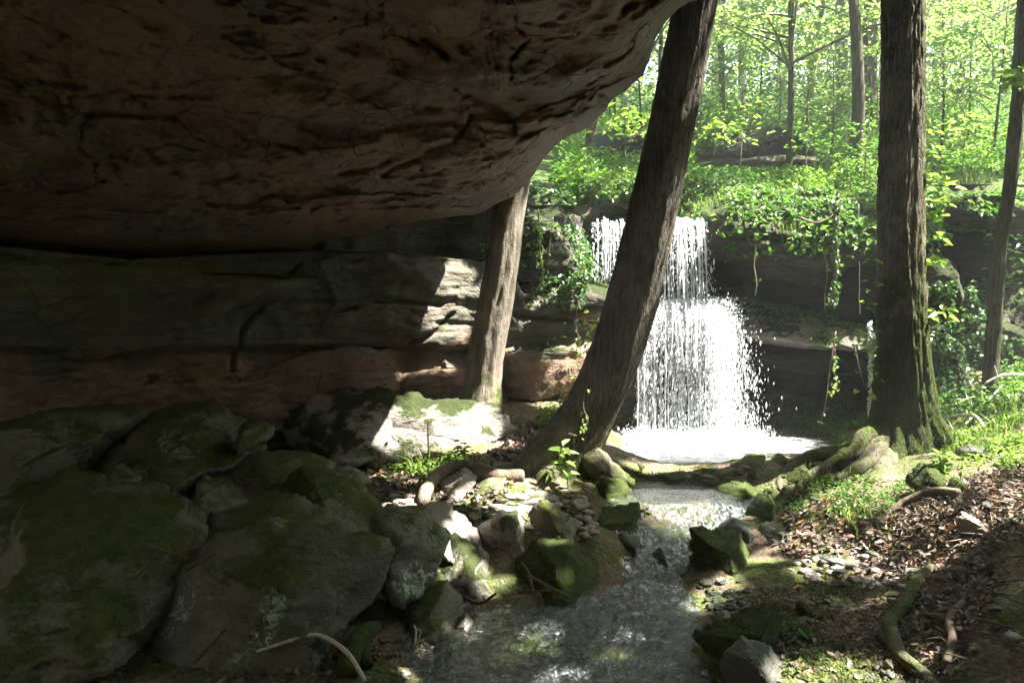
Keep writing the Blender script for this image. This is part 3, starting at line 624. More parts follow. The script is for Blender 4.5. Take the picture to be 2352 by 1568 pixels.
ledge['F4'] = R_('rock_bank', 'ivy covered rock bank sloping down behind the far right tree', [(2120, 690), (2200, 635), (2352, 590), (2560, 560), (2600, 930), (2330, 930), (2260, 870), (2190, 760)], 10.6, .5, 1.6, .9, 6, 33, 7, .9, .3, M['ledge'], 'rock bank')
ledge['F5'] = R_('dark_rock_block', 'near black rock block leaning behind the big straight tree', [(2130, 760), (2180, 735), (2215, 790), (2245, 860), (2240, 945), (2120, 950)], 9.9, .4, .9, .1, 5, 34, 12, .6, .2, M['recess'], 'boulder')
ledge['B1'] = R_('rock_outcrop', 'shaded mossy outcrop on the hillside above the waterfall', [(1590, 310), (1650, 268), (1800, 262), (1870, 290), (1865, 345), (1740, 352), (1610, 352)], 15, .8, 2.0, .5, 6, 35, 7, .9, .6, M['ledge'], 'rock outcrop')
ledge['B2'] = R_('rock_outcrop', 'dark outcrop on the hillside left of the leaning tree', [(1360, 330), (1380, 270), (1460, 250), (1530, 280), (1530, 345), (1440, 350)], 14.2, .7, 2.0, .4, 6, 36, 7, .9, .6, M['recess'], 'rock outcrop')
ledge['B3'] = R_('rock_outcrop', 'low flat outcrop under the larger shaded outcrop on the hillside', [(1640, 350), (1740, 342), (1870, 352), (1990, 365), (1970, 385), (1750, 380)], 13.6, .5, 1.5, .5, 5, 37, 7, .9, .6, M['ledge'], 'rock outcrop')
ledge['B4'] = R_('rock_outcrop', 'low leafy outcrop on the slope right of the big straight tree', [(2130, 400), (2230, 370), (2352, 390), (2440, 430), (2340, 450), (2180, 430)], 12.8, .6, 1.5, .6, 5, 38, 7, .9, .6, M['ledge'], 'rock outcrop')

# ------------------------------------------------------------------ boulders of the shelter floor
bo = M['boulder']; bl = M['boulder_lichen']; bp = M['boulder_pale']; sd = M['stone_dark']; mr_ = M['mossrock']; spm = M['stone_pale']
B = [
 ('dim green boulder furthest back against the dark end of the shelter', [(-80, 905), (60, 912), (160, 935), (235, 962), (245, 985), (190, 1045), (150, 1110), (-80, 1150)], 7.2, .5, .9, .45, 41, 9, bo),
 ('rounded dark boulder in front of the black cave floor', [(195, 1005), (285, 958), (400, 955), (500, 990), (548, 1050), (440, 1115), (330, 1142), (245, 1130), (195, 1070)], 7.4, .6, .9, .5, 42, 8, bo),
 ('small flat plate of stone left of the largest sunlit boulder', [(500, 985), (560, 976), (612, 980), (600, 1010), (555, 1042), (515, 1030)], 7.6, .25, .3, .5, 43, 10, bo),
 ('pointed green stone standing at the left picture edge', [(-20, 1095), (60, 1052), (114, 1035), (122, 1085), (75, 1125), (-20, 1130)], 6.2, .25, .4, .3, 44, 12, bo),
 ('small block leaning on the pointed green stone', [(72, 1102), (122, 1084), (190, 1112), (182, 1145), (150, 1165), (80, 1135)], 6.0, .25, .3, .4, 45, 11, bo),
 ('little rounded stone beside the small leaning block', [(175, 1122), (212, 1118), (224, 1150), (206, 1174), (172, 1156)], 5.9, .2, .25, .4, 46, 7, bo),
 ('smooth dark green boulder below the pointed stone', [(-90, 1118), (60, 1124), (165, 1160), (238, 1205), (222, 1240), (60, 1280), (-90, 1290)], 5.5, .5, .6, .5, 47, 7, bo),
 ('large olive mound of rock filling the lower left corner', [(-160, 1190), (60, 1188), (170, 1204), (300, 1238), (332, 1262), (378, 1325), (340, 1500), (200, 1640), (-160, 1660)], 4.7, .7, .9, .6, 48, 7, bo),
 ('faceted boulder wedged between the olive mound and the long mossy slab', [(232, 1220), (288, 1162), (375, 1176), (414, 1212), (420, 1258), (396, 1284), (320, 1262), (262, 1240)], 5.5, .4, .5, .6, 49, 12, bo),
 ('broad moss green slab behind the lichen spotted slab', [(425, 1275), (432, 1215), (500, 1178), (600, 1160), (640, 1180), (700, 1215), (780, 1262), (760, 1310), (600, 1340), (450, 1330)], 5.3, .6, .6, .7, 50, 9, bo),
 ('lichen spotted foreground slab with an orange underside edge', [(330, 1345), (430, 1278), (560, 1256), (700, 1248), (800, 1258), (900, 1312), (968, 1372), (930, 1398), (800, 1465), (690, 1535), (500, 1600), (200, 1660), (60, 1640), (180, 1480)], 4.75, .45, .55, .85, 51, 10, bl),
 ('lichen blotched boulder above the orange edged slab', [(775, 1248), (820, 1216), (885, 1198), (962, 1212), (1004, 1258), (998, 1305), (962, 1372), (905, 1368), (820, 1320)], 5.35, .45, .5, .6, 52, 11, bl),
 ('long black faced slab across the middle of the rock pile', [(608, 1108), (690, 1098), (765, 1120), (885, 1190), (888, 1222), (800, 1250), (720, 1220), (618, 1165)], 6.3, .35, .5, .7, 53, 14, bo),
 ('thin flat slab under the largest sunlit boulder', [(468, 1082), (560, 1062), (690, 1062), (736, 1072), (730, 1092), (690, 1112), (600, 1116), (480, 1108)], 7.0, .35, .5, .5, 54, 14, bo),
 ('small mossy stone resting on the thin flat slab', [(552, 1066), (600, 1046), (662, 1044), (688, 1062), (660, 1074), (570, 1076)], 7.3, .2, .25, .4, 55, 8, bo),
 ('largest boulder of the pile, its right end bleached by the sun', [(612, 990), (645, 930), (745, 904), (880, 904), (1000, 912), (1100, 918), (1192, 962), (1192, 996), (1140, 1024), (1000, 1055), (860, 1066), (740, 1066), (632, 1012)], 8.45, .5, .45, .75, 56, 9, bp),
 ('thin dark slab right of the thin flat slab', [(738, 1080), (850, 1098), (866, 1116), (800, 1126), (736, 1100)], 7.3, .25, .3, .4, 91, 13, bo),
 ('low tilted slab in front of the rounded dark boulder', [(380, 1152), (430, 1118), (520, 1128), (566, 1162), (470, 1196), (388, 1188)], 6.1, .3, .35, .5, 31, 13, bo),
 ('narrow wedge of rock behind the lichen blotched boulder', [(688, 1212), (722, 1206), (796, 1244), (780, 1270), (700, 1250)], 5.75, .2, .25, .4, 32, 13, bo),
 ('small square stone left of the broad moss green slab', [(378, 1198), (420, 1184), (452, 1200), (450, 1236), (396, 1246)], 5.6, .2, .2, .3, 33, 12, bo),
 ('angular block in the dark gap between the two furthest boulders', [(180, 1100), (240, 1080), (322, 1132), (262, 1168), (196, 1150)], 6.6, .3, .3, .4, 34, 12, bo),
 ('pale striped slab tipped toward the stream', [(985, 1262), (1010, 1246), (1100, 1290), (1192, 1345), (1182, 1368), (1100, 1362), (972, 1348)], 5.9, .3, .4, .9, 57, 12, bp),
 ('mossy boulder in the shade under the pale striped slab', [(950, 1372), (1000, 1354), (1034, 1405), (1042, 1452), (992, 1480), (900, 1474), (872, 1410)], 5.3, .35, .4, .5, 58, 7, bo),
 ('pale round boulder behind the striped slab', [(1104, 1228), (1150, 1194), (1228, 1204), (1254, 1240), (1240, 1272), (1190, 1296), (1136, 1290)], 6.4, .3, .35, .6, 59, 7, bp),
 ('dark mossy slab sloping to the stream beside the pale round boulder', [(1214, 1184), (1250, 1165), (1292, 1188), (1362, 1240), (1374, 1290), (1300, 1296), (1238, 1256)], 6.6, .35, .4, .7, 60, 11, bo),
 ('yellow green mossy boulder at the edge of the stream', [(1162, 1304), (1212, 1280), (1342, 1277), (1386, 1340), (1390, 1382), (1300, 1394), (1190, 1374)], 6.1, .4, .4, .75, 61, 11, mr_),
 ('sunlit tan rock shelf between the root and the pale round boulder', [(905, 1190), (960, 1172), (1040, 1192), (1108, 1262), (1120, 1305), (1060, 1292), (980, 1262), (915, 1232)], 6.2, .35, .4, .8, 62, 11, spm),
 ('small tan boulder with green top in front of the curved root', [(1085, 1125), (1128, 1104), (1178, 1108), (1194, 1132), (1152, 1150), (1096, 1148)], 7.5, .2, .3, .5, 63, 8, bo),
 ('roundish stone held inside the loop of the root', [(998, 1108), (1046, 1086), (1090, 1104), (1070, 1150), (1012, 1156)], 7.55, .2, .3, .5, 64, 7, spm),
 ('dark moss hummock at the foot of the leaning tree', [(1326, 1124), (1378, 1094), (1440, 1112), (1458, 1142), (1400, 1156), (1340, 1150)], 7.9, .25, .3, .5, 65, 6, mr_),
 ('flat moss capped rock in the stream below the small pool', [(1358, 1188), (1420, 1166), (1500, 1158), (1536, 1188), (1504, 1222), (1440, 1230), (1376, 1218)], 7.2, .25, .35, .8, 66, 9, mr_),
 ('broad green moss table rock on the right edge of the stream', [(1538, 1284), (1600, 1250), (1680, 1240), (1765, 1246), (1802, 1264), (1784, 1302), (1720, 1330), (1640, 1334), (1560, 1310)], 6.7, .4, .35, .5, 67, 12, mr_),
 ('long rounded mossy stone pointing into the stream at bottom right', [(1626, 1496), (1700, 1462), (1790, 1425), (1850, 1412), (1852, 1440), (1760, 1502), (1690, 1534), (1640, 1520)], 5.25, .2, .3, .8, 68, 8, mr_),
 ('dark wet stone leading the row on the right stream edge', [(1666, 1232), (1702, 1200), (1745, 1210), (1764, 1240), (1720, 1256)], 6.95, .2, .25, .5, 69, 11, sd),
 ('dark wet slab behind the green moss table rock', [(1752, 1226), (1800, 1214), (1834, 1232), (1826, 1258), (1770, 1262)], 6.9, .2, .25, .5, 70, 12, sd),
 ('low moss pad lying in the edge of the small pool', [(1656, 1136), (1702, 1118), (1765, 1124), (1756, 1146), (1690, 1152)], 7.7, .2, .3, .9, 71, 8, mr_),
 ('upright mossy stone in the leaf litter right of the stream', [(1934, 1240), (1958, 1184), (1988, 1200), (1990, 1248)], 7.1, .15, .15, .3, 72, 10, bo),
 ('smooth dark grey stone right of the upright mossy stone', [(2022, 1204), (2046, 1182), (2066, 1196), (2064, 1220), (2030, 1222)], 7.2, .12, .15, .4, 73, 9, sd),
 ('pale grey stone half buried in the leaf litter slope', [(2226, 1222), (2248, 1194), (2290, 1200), (2300, 1226), (2262, 1240)], 6.9, .15, .2, .5, 74, 7, spm),
 ('dark stone at the far end of the litter bank', [(2240, 1050), (2262, 1034), (2310, 1044), (2300, 1064), (2255, 1064)], 8.6, .2, .3, .5, 75, 10, sd),
 ('mossy stone hidden among small leafy plants right of the big tree', [(2120, 1120), (2150, 1078), (2200, 1082), (2226, 1110), (2200, 1134), (2140, 1136)], 8.0, .25, .3, .5, 76, 7, mr_),
 ('bright moss cushion stone in the litter right of the big tree', [(2180, 1132), (2206, 1110), (2246, 1112), (2262, 1130), (2220, 1144)], 7.7, .2, .2, .6, 77, 6, mr_),
 ('squared mossy stone under the left root of the big tree', [(1700, 1078), (1735, 1056), (1800, 1054), (1806, 1076), (1752, 1092), (1710, 1096)], 8.4, .25, .3, .5, 78, 12, bo),
 ('tilted mossy stone between the roots of the big tree', [(1818, 1112), (1850, 1080), (1892, 1064), (1888, 1090), (1846, 1120)], 8.0, .15, .2, .6, 79, 12, mr_),
 ('mossy hump of the bank beside the dark wet slab', [(1720, 1200), (1748, 1156), (1800, 1150), (1832, 1190), (1820, 1216), (1750, 1218)], 7.3, .25, .35, .6, 80, 7, mr_),
 ('small square stone behind the squared mossy stone', [(1782, 1062), (1800, 1046), (1832, 1050), (1838, 1068), (1800, 1076)], 8.6, .15, .2, .4, 81, 12, bo),
 ('shadowed green rock dipping into the lower left of the stream', [(1408, 1256), (1440, 1236), (1490, 1240), (1502, 1268), (1450, 1284)], 6.9, .2, .2, .8, 82, 9, sd),
 ('wet rock step splitting the rapids', [(1500, 1290), (1530, 1270), (1556, 1284), (1550, 1308), (1514, 1312)], 6.6, .15, .2, .6, 83, 9, sd),
 ('dark wet stone below the gravel on the right stream edge', [(1628, 1450), (1668, 1426), (1706, 1434), (1700, 1462), (1650, 1470)], 5.4, .15, .2, .5, 84, 10, sd),
 ('rough dark block at the bottom edge under the long mossy stone', [(1700, 1545), (1740, 1518), (1800, 1530), (1830, 1560), (1800, 1620), (1710, 1610)], 4.75, .2, .3, .6, 85, 11, sd),
 ('small mossy block behind the long mossy stone', [(1820, 1420), (1846, 1398), (1890, 1392), (1896, 1414), (1850, 1430)], 5.7, .12, .15, .6, 86, 9, mr_),
 ('cream coloured stone lying just under the mossy boulder in the shallows', [(1030, 1440), (1050, 1424), (1090, 1428), (1096, 1444), (1060, 1454)], 5.35, .1, .12, .5, 87, 7, bp),
 ('angular dark stone by the far dam left of the big root', [(1560, 1092), (1600, 1076), (1680, 1082), (1700, 1098), (1620, 1104)], 8.55, .15, .2, .7, 88, 8, mr_),
 ('mossy stone in the dam between the two pools', [(1425, 1074), (1460, 1050), (1500, 1064), (1520, 1084), (1460, 1094)], 8.6, .2, .2, .6, 89, 7, mr_),
 ('sun bleached stone against the leaning tree at the pool edge', [(1365, 1082), (1392, 1056), (1418, 1064), (1424, 1092), (1384, 1098)], 8.2, .15, .2, .5, 90, 7, bp),
]
def hit(px, py, lo=3.2, hi=11.5):
    "where the sight line of a pixel meets the ground"
    dd = np.linspace(lo, hi, 900); q = P(px, py, dd); k = np.argmax(q[:, 2] < np.maximum(gz(q[:, 0], q[:, 1], False), wlevel(q[:, 0], q[:, 1])) + .0)
    return q[k] if k > 0 else q[-1]
XT = {51: [((.30, -.40, .85), .27), ((-.5, -.6, .6), .40)], 48: [((.55, -.25, .8), .30), ((-.1, -.8, .6), .42)], 42: [((.5, -.3, .8), .28)], 50: [((.35, -.2, .9), .18)], 52: [((.6, -.5, .6), .34), ((-.3, -.4, .9), .26)], 47: [((.5, -.2, .85), .28)], 41: [((.45, -.25, .85), .26)], 56: [((.1, -.45, .88), .20), ((.3, -.9, .1), .30)], 53: [((.3, -.35, .9), .18)]}
for lab, poly, d, f_, b_, ty, seed, p_, mat in B:
    if seed >= 57 and seed != 91:
        pyb = max(q[1] for q in poly); pxb = np.mean([q[0] for q in poly]); d = hit(pxb, pyb - 4)[1] + f_ * .35
    w_ = max(q[0] for q in poly) - min(q[0] for q in poly)
    R_('boulder' if w_ > 110 else 'stone', lab, poly, d, f_, b_, ty, 6 if w_ > 230 else 5 if w_ > 60 else 4, seed, p_, 1.0, .35 if mat is bp else .12, mat, 'boulder' if w_ > 110 else 'stone', extra=XT.get(seed, ()))

DEBUG = False
if DEBUG:
    for o, V, Fc in RD['rocks']:
        x, y = V[:, 0].mean(), V[:, 1].min() + .1; print('ROCK', o['label'][:50], 'z %.2f..%.2f ground %.2f' % (V[:, 2].min(), V[:, 2].max(), gz([x], [y])[0]))

# ------------------------------------------------------------------ trees near the camera
def lobe(n, ph, amt, hgt):
    def f(L, th, T): k = np.exp(-L / hgt); return 1 + amt * k * np.maximum(0, np.cos(n * th + ph)) ** 1.5 + .25 * amt * k
    return f
def pts(*a): return np.array([P(*q) for q in a])
TREES = {}
def add_trunk(name, label, path, rad, mat, nseg=72, sub=22, bark=.012, lobes=None, bf=9, seed=0, group=None, cat='tree'):
    rad = np.array(rad) * {'leaning_tree': .78, 'big_tree': .74, 'mossy_tree': .66, 'pale_tree': .84}.get(name, 1.0)
    base = path[0].copy(); t = empty(name, base, label, cat, group)
    V, Fs = tube(path, rad, nseg, sub, True, bark, lobes, seed, bf)
    child('trunk', mesh('trunk', V, Fs), mat, t); return t
def root(t, path, rad, mat, nseg=14, name='root', label=None, seed=0, bark=.008):
    rad = np.array(rad) * .68; path = np.array(path) - A(0, 0, .035)
    if (t['category'] == 'tree') and label != 'pale looping surface root': c0 = np.array(t.location) + A(0, 0, .10); path = np.vstack([c0, path]); rad = np.concatenate([[rad[0]], rad])
    V, Fs = tube(path, rad, nseg, 8, True, bark, None, seed, 5)
    V = V + rad[0] * .12 * fbm(V * 5, 3, seed + 3)[:, None] * A(1, .6, 1) + .010 * fbm(V * 16, 2, seed + 4)[:, None]
    V0 = V.copy(); o = child(name, mesh(name, V, Fs), mat, t, label=label)
    if mat is M['rootmoss']:
        p, nr = scatter(V0, Fs[0], int(7000 * rad[0] / .1), nzmask0(seed), seed); rr_ = np.random.default_rng(seed)
        V2, F2, tn = leaves(p, nr + rr_.normal(size=p.shape) * .9, .017 * rr_.uniform(.5, 1.5, len(p)), seed, .45)
        link('moss_pile', mesh('moss_pile', V2 - np.array(t.location), F2, False, tn), M['moss'], o, kind='stuff')
    return o
def nzmask0(seed): return lambda c, nn: sstep(-.1, .3, nn[:, 2]) * sstep(-.15, .1, fbm(c * 3, 3, seed))
# leaning tree
lp = pts((1290, 1150, 8.0), (1290, 1075, 8.0), (1318, 1010, 7.95), (1362, 930, 7.9), (1418, 800, 7.8), (1460, 660, 7.7), (1496, 500, 7.55), (1532, 330, 7.4), (1568, 160, 7.3), (1598, 0, 7.2), (1618, -120, 7.1), (1640, -400, 7.0), (1650, -900, 7.0), (1660, -1700, 7.1))
t = TREES['lean'] = add_trunk('leaning_tree', 'thick dark tree trunk leaning across the left side of the waterfall', lp, [.62, .50, .37, .315, .305, .30, .275, .255, .235, .225, .22, .2, .17, .1], M['bark_lean'], 84, 20, .010, lobe(3, .6, .28, .5), 12, 3)
root(t, pts((1330, 960, 7.85), (1270, 1010, 7.75), (1210, 1060, 7.65), (1150, 1090, 7.6), (1090, 1108, 7.6)), [.20, .19, .14, .10, .05], M['rootmoss'], 18, label='broad moss covered root running left', seed=1)
_r = np.array([hit(a, b) + A(0, 0, c) for a, b, c in [(1200, 1100, .06), (1130, 1104, .10), (1075, 1096, .14), (1025, 1104, .14), (990, 1128, .12), (974, 1158, .10), (986, 1186, .08), (1030, 1198, .06), (1065, 1208, 0)]])
root(t, _r, [.10, .095, .088, .085, .08, .078, .07, .06, .03], M['root'], 14, label='pale looping surface root', seed=2)
root(t, pts((1350, 1050, 7.8), (1390, 1075, 7.7), (1425, 1090, 7.75), (1450, 1105, 7.8)), [.22, .16, .1, .05], M['rootmoss'], 14, seed=4)
root(t, pts((1260, 1070, 7.7), (1250, 1110, 7.5), (1262, 1140, 7.4), (1290, 1160, 7.3)), [.2, .13, .07, .04], M['rootmoss'], 14, seed=5)
# pale straight tree behind it
sp_ = pts((1098, 1010, 9.05), (1102, 935, 9.05), (1108, 880, 9.05), (1118, 800, 9.05), (1138, 700, 9.05), (1155, 600, 9.05), (1168, 500, 9.05), (1180, 430, 9.05), (1196, 330, 9.1), (1230, 100, 9.2), (1260, -300, 9.3), (1270, -900, 9.3))
TREES['pale'] = add_trunk('pale_tree', 'pale grey tree trunk standing against the rock wall under the overhang edge', sp_, [.34, .29, .235, .225, .215, .205, .195, .19, .185, .17, .15, .1], M['bark_pale'], 64, 18, .010, lobe(4, 1, .22, .3), 12, 5)
# big straight tree on the right
bp_ = pts((2092, 1075, 7.9), (2090, 1020, 7.9), (2084, 960, 7.9), (2078, 860, 7.9), (2072, 720, 7.9), (2069, 560, 7.9), (2070, 400, 7.9), (2074, 200, 7.9), (2073, 0, 7.9), (2070, -200, 7.9), (2066, -600, 7.9), (2060, -1300, 7.9), (2060, -2100, 7.9))
t = TREES['big'] = add_trunk('big_tree', 'big straight tree with furrowed bark and mossy root flare on the right bank', bp_, [.58, .46, .355, .305, .275, .255, .240, .232, .226, .22, .2, .16, .09], M['bark_big'], 128, 26, .020, lobe(5, .8, .85, .34), 40, 7)
rm = M['rootmoss']
root(t, pts((2040, 1000, 7.8), (1985, 1026, 7.7), (1930, 1030, 7.75), (1880, 1036, 7.85), (1835, 1052, 7.9), (1805, 1078, 7.8), (1792, 1104, 7.65), (1800, 1125, 7.5)), [.22, .15, .095, .08, .07, .06, .055, .03], rm, 18, label='long grey root snaking left over the bank', seed=11)
root(t, pts((2064, 1015, 7.82), (2044, 1048, 7.55), (2024, 1078, 7.35), (2006, 1096, 7.15), (1984, 1124, 7.0)), [.125, .12, .11, .085, .03], rm, 26, label='thick bright green moss covered root toward the camera', seed=12)
root(t, pts((2030, 1015, 7.75), (1988, 1056, 7.5), (1950, 1078, 7.4), (1925, 1092, 7.35)), [.16, .10, .07, .04], rm, 16, seed=13)
root(t, pts((2120, 1010, 7.8), (2165, 1030, 7.7), (2195, 1040, 7.7), (2230, 1060, 7.8)), [.20, .14, .08, .04], rm, 18, seed=14)
root(t, pts((2000, 985, 7.75), (1960, 1030, 7.6), (1900, 1060, 7.6), (1850, 1090, 7.55), (1830, 1115, 7.45)), [.13, .08, .06, .05, .02], rm, 16, seed=17)
root(t, pts((2150, 1000, 7.75), (2200, 1030, 7.75), (2260, 1042, 7.8), (2330, 1050, 7.85)), [.12, .08, .055, .02], rm, 16, seed=18)
# far right tree
fp = pts((2268, 960, 8.9), (2270, 930, 8.9), (2276, 850, 8.9), (2284, 740, 8.9), (2290, 640, 8.9), (2300, 540, 8.9), (2318, 440, 8.9), (2330, 330, 8.9), (2340, 210, 8.9), (2346, 80, 8.9), (2352, -60, 8.9), (2350, -500, 8.9), (2330, -1200, 9))
t = TREES['right'] = add_trunk('mossy_tree', 'slender crooked mossy tree at the right picture edge', fp, [.15, .12, .112, .106, .102, .092, .090, .104, .09, .088, .08, .07, .04], M['bark_thin'], 48, 16, .008, lobe(4, 0, .3, .2), 9, 9)
V, Fs = tube(pts((2338, 190, 8.9), (2345, 120, 8.85), (2372, 60, 8.8), (2420, -60, 8.6)), [.085, .06, .05, .03], 14, 6, True, .004); child('limb', mesh('limb', V, Fs), M['bark_thin'], t)

# ------------------------------------------------------------------ crowns: they shade the glen, gaps cut along sun rays to chosen spots
lit = [(1060, 935, 8.4, .42), (985, 930, 8.4, .34), (1140, 955, 8.4, .36), (930, 925, 8.5, .16), (1060, 620, 9.6, .24), (1050, 680, 9.6, .24), (1040, 745, 9.6, .2), (1165, 560, 8.9, .16), (1155, 645, 8.9, .18), (1140, 730, 8.9, .16), (1120, 850, 8.9, .2), (1115, 905, 8.9, .2),
       (1630, 60, 7.1, .32), (1615, 200, 7.2, .30), (1590, 330, 7.3, .30), (1570, 450, 7.4, .28), (1450, 950, 7.7, .12), (1470, 880, 7.7, .1), (960, 1095, 7.5, .20), (890, 1085, 7.5, .18), (1010, 1070, 7.4, .14), (1150, 1090, 7.4, .2), (1080, 1080, 7.4, .15), (1200, 1140, 7.2, .14), (1180, 1160, 7.1, .2), (1280, 1110, 7.2, .16),
       (1180, 1215, 6.3, .16), (1050, 1310, 5.9, .15), (1120, 1345, 5.9, .13), (1010, 1270, 5.9, .1), (1050, 1230, 6.2, .14), (1240, 1290, 6.2, .1),
       (1600, 600, 10, .75), (1600, 760, 10, .9), (1500, 370, 11.3, .7), (1700, 400, 11.3, .7), (1850, 390, 11.4, .7), (2000, 400, 11.6, .5), (2240, 430, 11.6, .7), (1780, 470, 10.6, .25), (1900, 450, 10.6, .2), (2200, 700, 10.3, .25), (1780, 700, 10.2, .2), (1240, 560, 10, .12), (1260, 660, 9.7, .15), (1380, 650, 9.7, .15), (1330, 800, 9.5, .1), (1420, 520, 10.3, .45), (1590, 900, 9.7, .6), (1480, 850, 9.8, .4), (1520, 1030, 9.6, .55), (1660, 1035, 9.6, .50), (1780, 1030, 9.7, .30), (1420, 1040, 9, .3), (1520, 1110, 8.2, .4), (1600, 1165, 7.5, .35), (1640, 1110, 8.2, .3), (1450, 1130, 8, .25), (1820, 1045, 9, .3), (1440, 1460, 5.5, .10), (1250, 1450, 5.5, .14), (1180, 1500, 5.2, .12), (1700, 1165, 7.5, .12), (1400, 1090, 8, .18), (1720, 980, 9.9, .2),
       (2122, 130, 7.8, .28), (2122, 260, 7.8, .3), (2122, 400, 7.8, .3), (2124, 520, 7.8, .3), (2118, 640, 7.8, .14), (2124, 740, 7.8, .18), (2136, 850, 7.8, .16), (2150, 940, 7.8, .2), (2170, 420, 8.0, .25), (2030, 1070, 7.3, .14), (2000, 1110, 7.1, .18), (1960, 1150, 7.1, .22), (2110, 1070, 7.5, .22), (2200, 1090, 7.6, .25), (2320, 1000, 8.4, .3), (2260, 960, 8.7, .25), (1900, 1160, 7.1, .16),
       (2330, 1150, 7.4, .16), (2260, 1200, 7.1, .16), (2200, 1240, 6.9, .16), (2140, 1280, 6.6, .14), (2100, 1300, 6.5, .12), (2050, 1230, 6.9, .14), (1900, 1290, 6.6, .15), (1980, 1285, 6.6, .10), (1740, 1285, 6.7, .12), (1660, 1340, 6.1, .14), (1850, 1240, 6.9, .10), (1610, 1390, 5.9, .14), (1960, 1545, 5.0, .14), (1840, 1560, 4.9, .16), (2080, 1560, 5.0, .12),
       (1070, 1440, 5.3, .08), (900, 1540, 4.9, .14), (980, 1480, 5.1, .09), (1290, 1550, 4.8, .12), (1320, 370, 11, .25), (1280, 440, 10.4, .2), (1400, 470, 10.8, .2), (1330, 480, 10.3, .16), (960, 1300, 5.6, .09), (1180, 340, 8, .25), (1290, 1360, 5.9, .08), (1420, 1150, 7.6, .12), (2300, 600, 10.3, .4), (1440, 400, 11.2, .3)]
LT = np.array([hit(a, b) if b > 1045 else P(a, b, c) for a, b, c, _ in lit]); LR = np.array([q[3] for q in lit]) * 1.2 + .02
def sunmask(p, seed):
    "keep leaves that are not in a gap; gaps have leafy ragged rims"
    keep = np.ones(len(p), bool); jig = .10 * fbm(p * 3.0, 2, seed)
    for T, r in zip(LT, LR):
        v = p - T; k = v @ SUN; dist = np.linalg.norm(v - k[:, None] * SUN, axis=1); keep &= ~((k > 0) & (dist < r + jig + .02))
    return keep
def canopy(t, cx, cy, cz, rx, ry, rz, n, seed, size=.17, mat='canopy'):
    r = np.random.default_rng(seed); nc = n // 46
    c = r.normal(size=(nc, 3)); c /= np.linalg.norm(c, axis=1)[:, None]; c *= r.random(nc)[:, None] ** .35; c = c * A(rx, ry, rz) + A(cx, cy, cz)
    p = np.repeat(c, 46, 0); k = r.normal(size=(len(p), 3)) * A(.42, .42, .10); p = p + k
    nr = A(0, 0, 1) + r.normal(size=(len(p), 3)) * .45
    m = sunmask(p, seed)
    px, py = Q(p); inview = (p[:, 1] > 0) & (px > -40) & (px < 2400) & (py > -30) & (p[:, 1] < 12.5); m &= ~inview
    p, nr = p[m], nr[m]; V, Fs, tn = leaves(p, nr, size * r.uniform(.7, 1.2, len(p)), seed, .62)
    child('crown', mesh('crown', V, Fs, False, tn), M['leaf_canopy'], t)
def limbs(t, start, ends, r0, mat, seed):
    it = []
    for k, e in enumerate(ends):
        m = (start + e) / 2 + A(0, 0, .5) ; it.append(tube(np.array([start, m, e]), [r0, r0 * .6, r0 * .2], 8, 6))
    V, Fs = merge(it); child('limb', mesh('limb', V, Fs), mat, t)
canopy(TREES['lean'], 3.6, 7.0, 9.6, 3.2, 3.4, 1.6, 15000, 201)
canopy(TREES['big'], 5.6, 8.0, 10.2, 3.0, 3.4, 1.8, 15000, 202)
canopy(TREES['pale'], 1.0, 9.2, 10.0, 2.4, 2.0, 1.4, 6000, 203)
canopy(TREES['right'], 6.6, 4.0, 9.6, 3.0, 2.2, 1.4, 9000, 207)
canopy(TREES['right'], 7.4, 9.8, 9.0, 2.4, 3.0, 1.6, 12000, 204)
canopy(TREES['pale'], -1.5, 9.6, 10.5, 2.6, 2.4, 1.2, 7000, 205)
for k, (x, y, h, n, rx, ry, lab) in enumerate([(6.6, 4.6, 9.4, 15000, 3.2, 3.0, 'unseen tree added just outside the right picture edge for its shade'), (4.4, 1.4, 9.0, 13000, 3.4, 2.6, 'unseen tree added behind the camera on the right bank for its shade')]):  # out-of-view trees added to shade the glen
    z0 = gz([x], [y])[0]; q = np.array([[x, y, z0 - .2], [x, y, z0 + 1], [x + .1, y, z0 + 4], [x - .1, y, h], [x, y, h + 1.5]])
    tr = add_trunk('added_shade_tree', lab, q, [.4, .28, .25, .18, .08], M['bark_big'], 40, 10, .012, lobe(5, 0, .4, .4), 14, 60 + k); canopy(tr, x - 2.0 + k * .3, y, h, rx, ry, 1.5, n, 210 + k)
    TREES['s%d' % k] = tr
canopy(TREES['s1'], 4.6, -2.6, 7.5, 3.4, 2.6, 2.2, 16000, 220, .2)  # thick unseen crowns added to hold back fill light from behind
canopy(TREES['s0'], 8.4, .6, 7.0, 2.6, 3.6, 2.8, 16000, 221, .2)
for key, st, es, mt in (('lean', lp[-3], [(2.2, 6, 9), (5, 7, 9.5), (4, 9, 9.8), (3, 5, 9.2)], 'bark_lean'), ('big', bp_[-4], [(3.8, 7, 9.5), (6.6, 7.4, 9.9), (5.8, 9.6, 10), (5, 6, 10)], 'bark_big')):
    limbs(TREES[key], st, [A(*e) for e in es], .10, M[mt], 1)

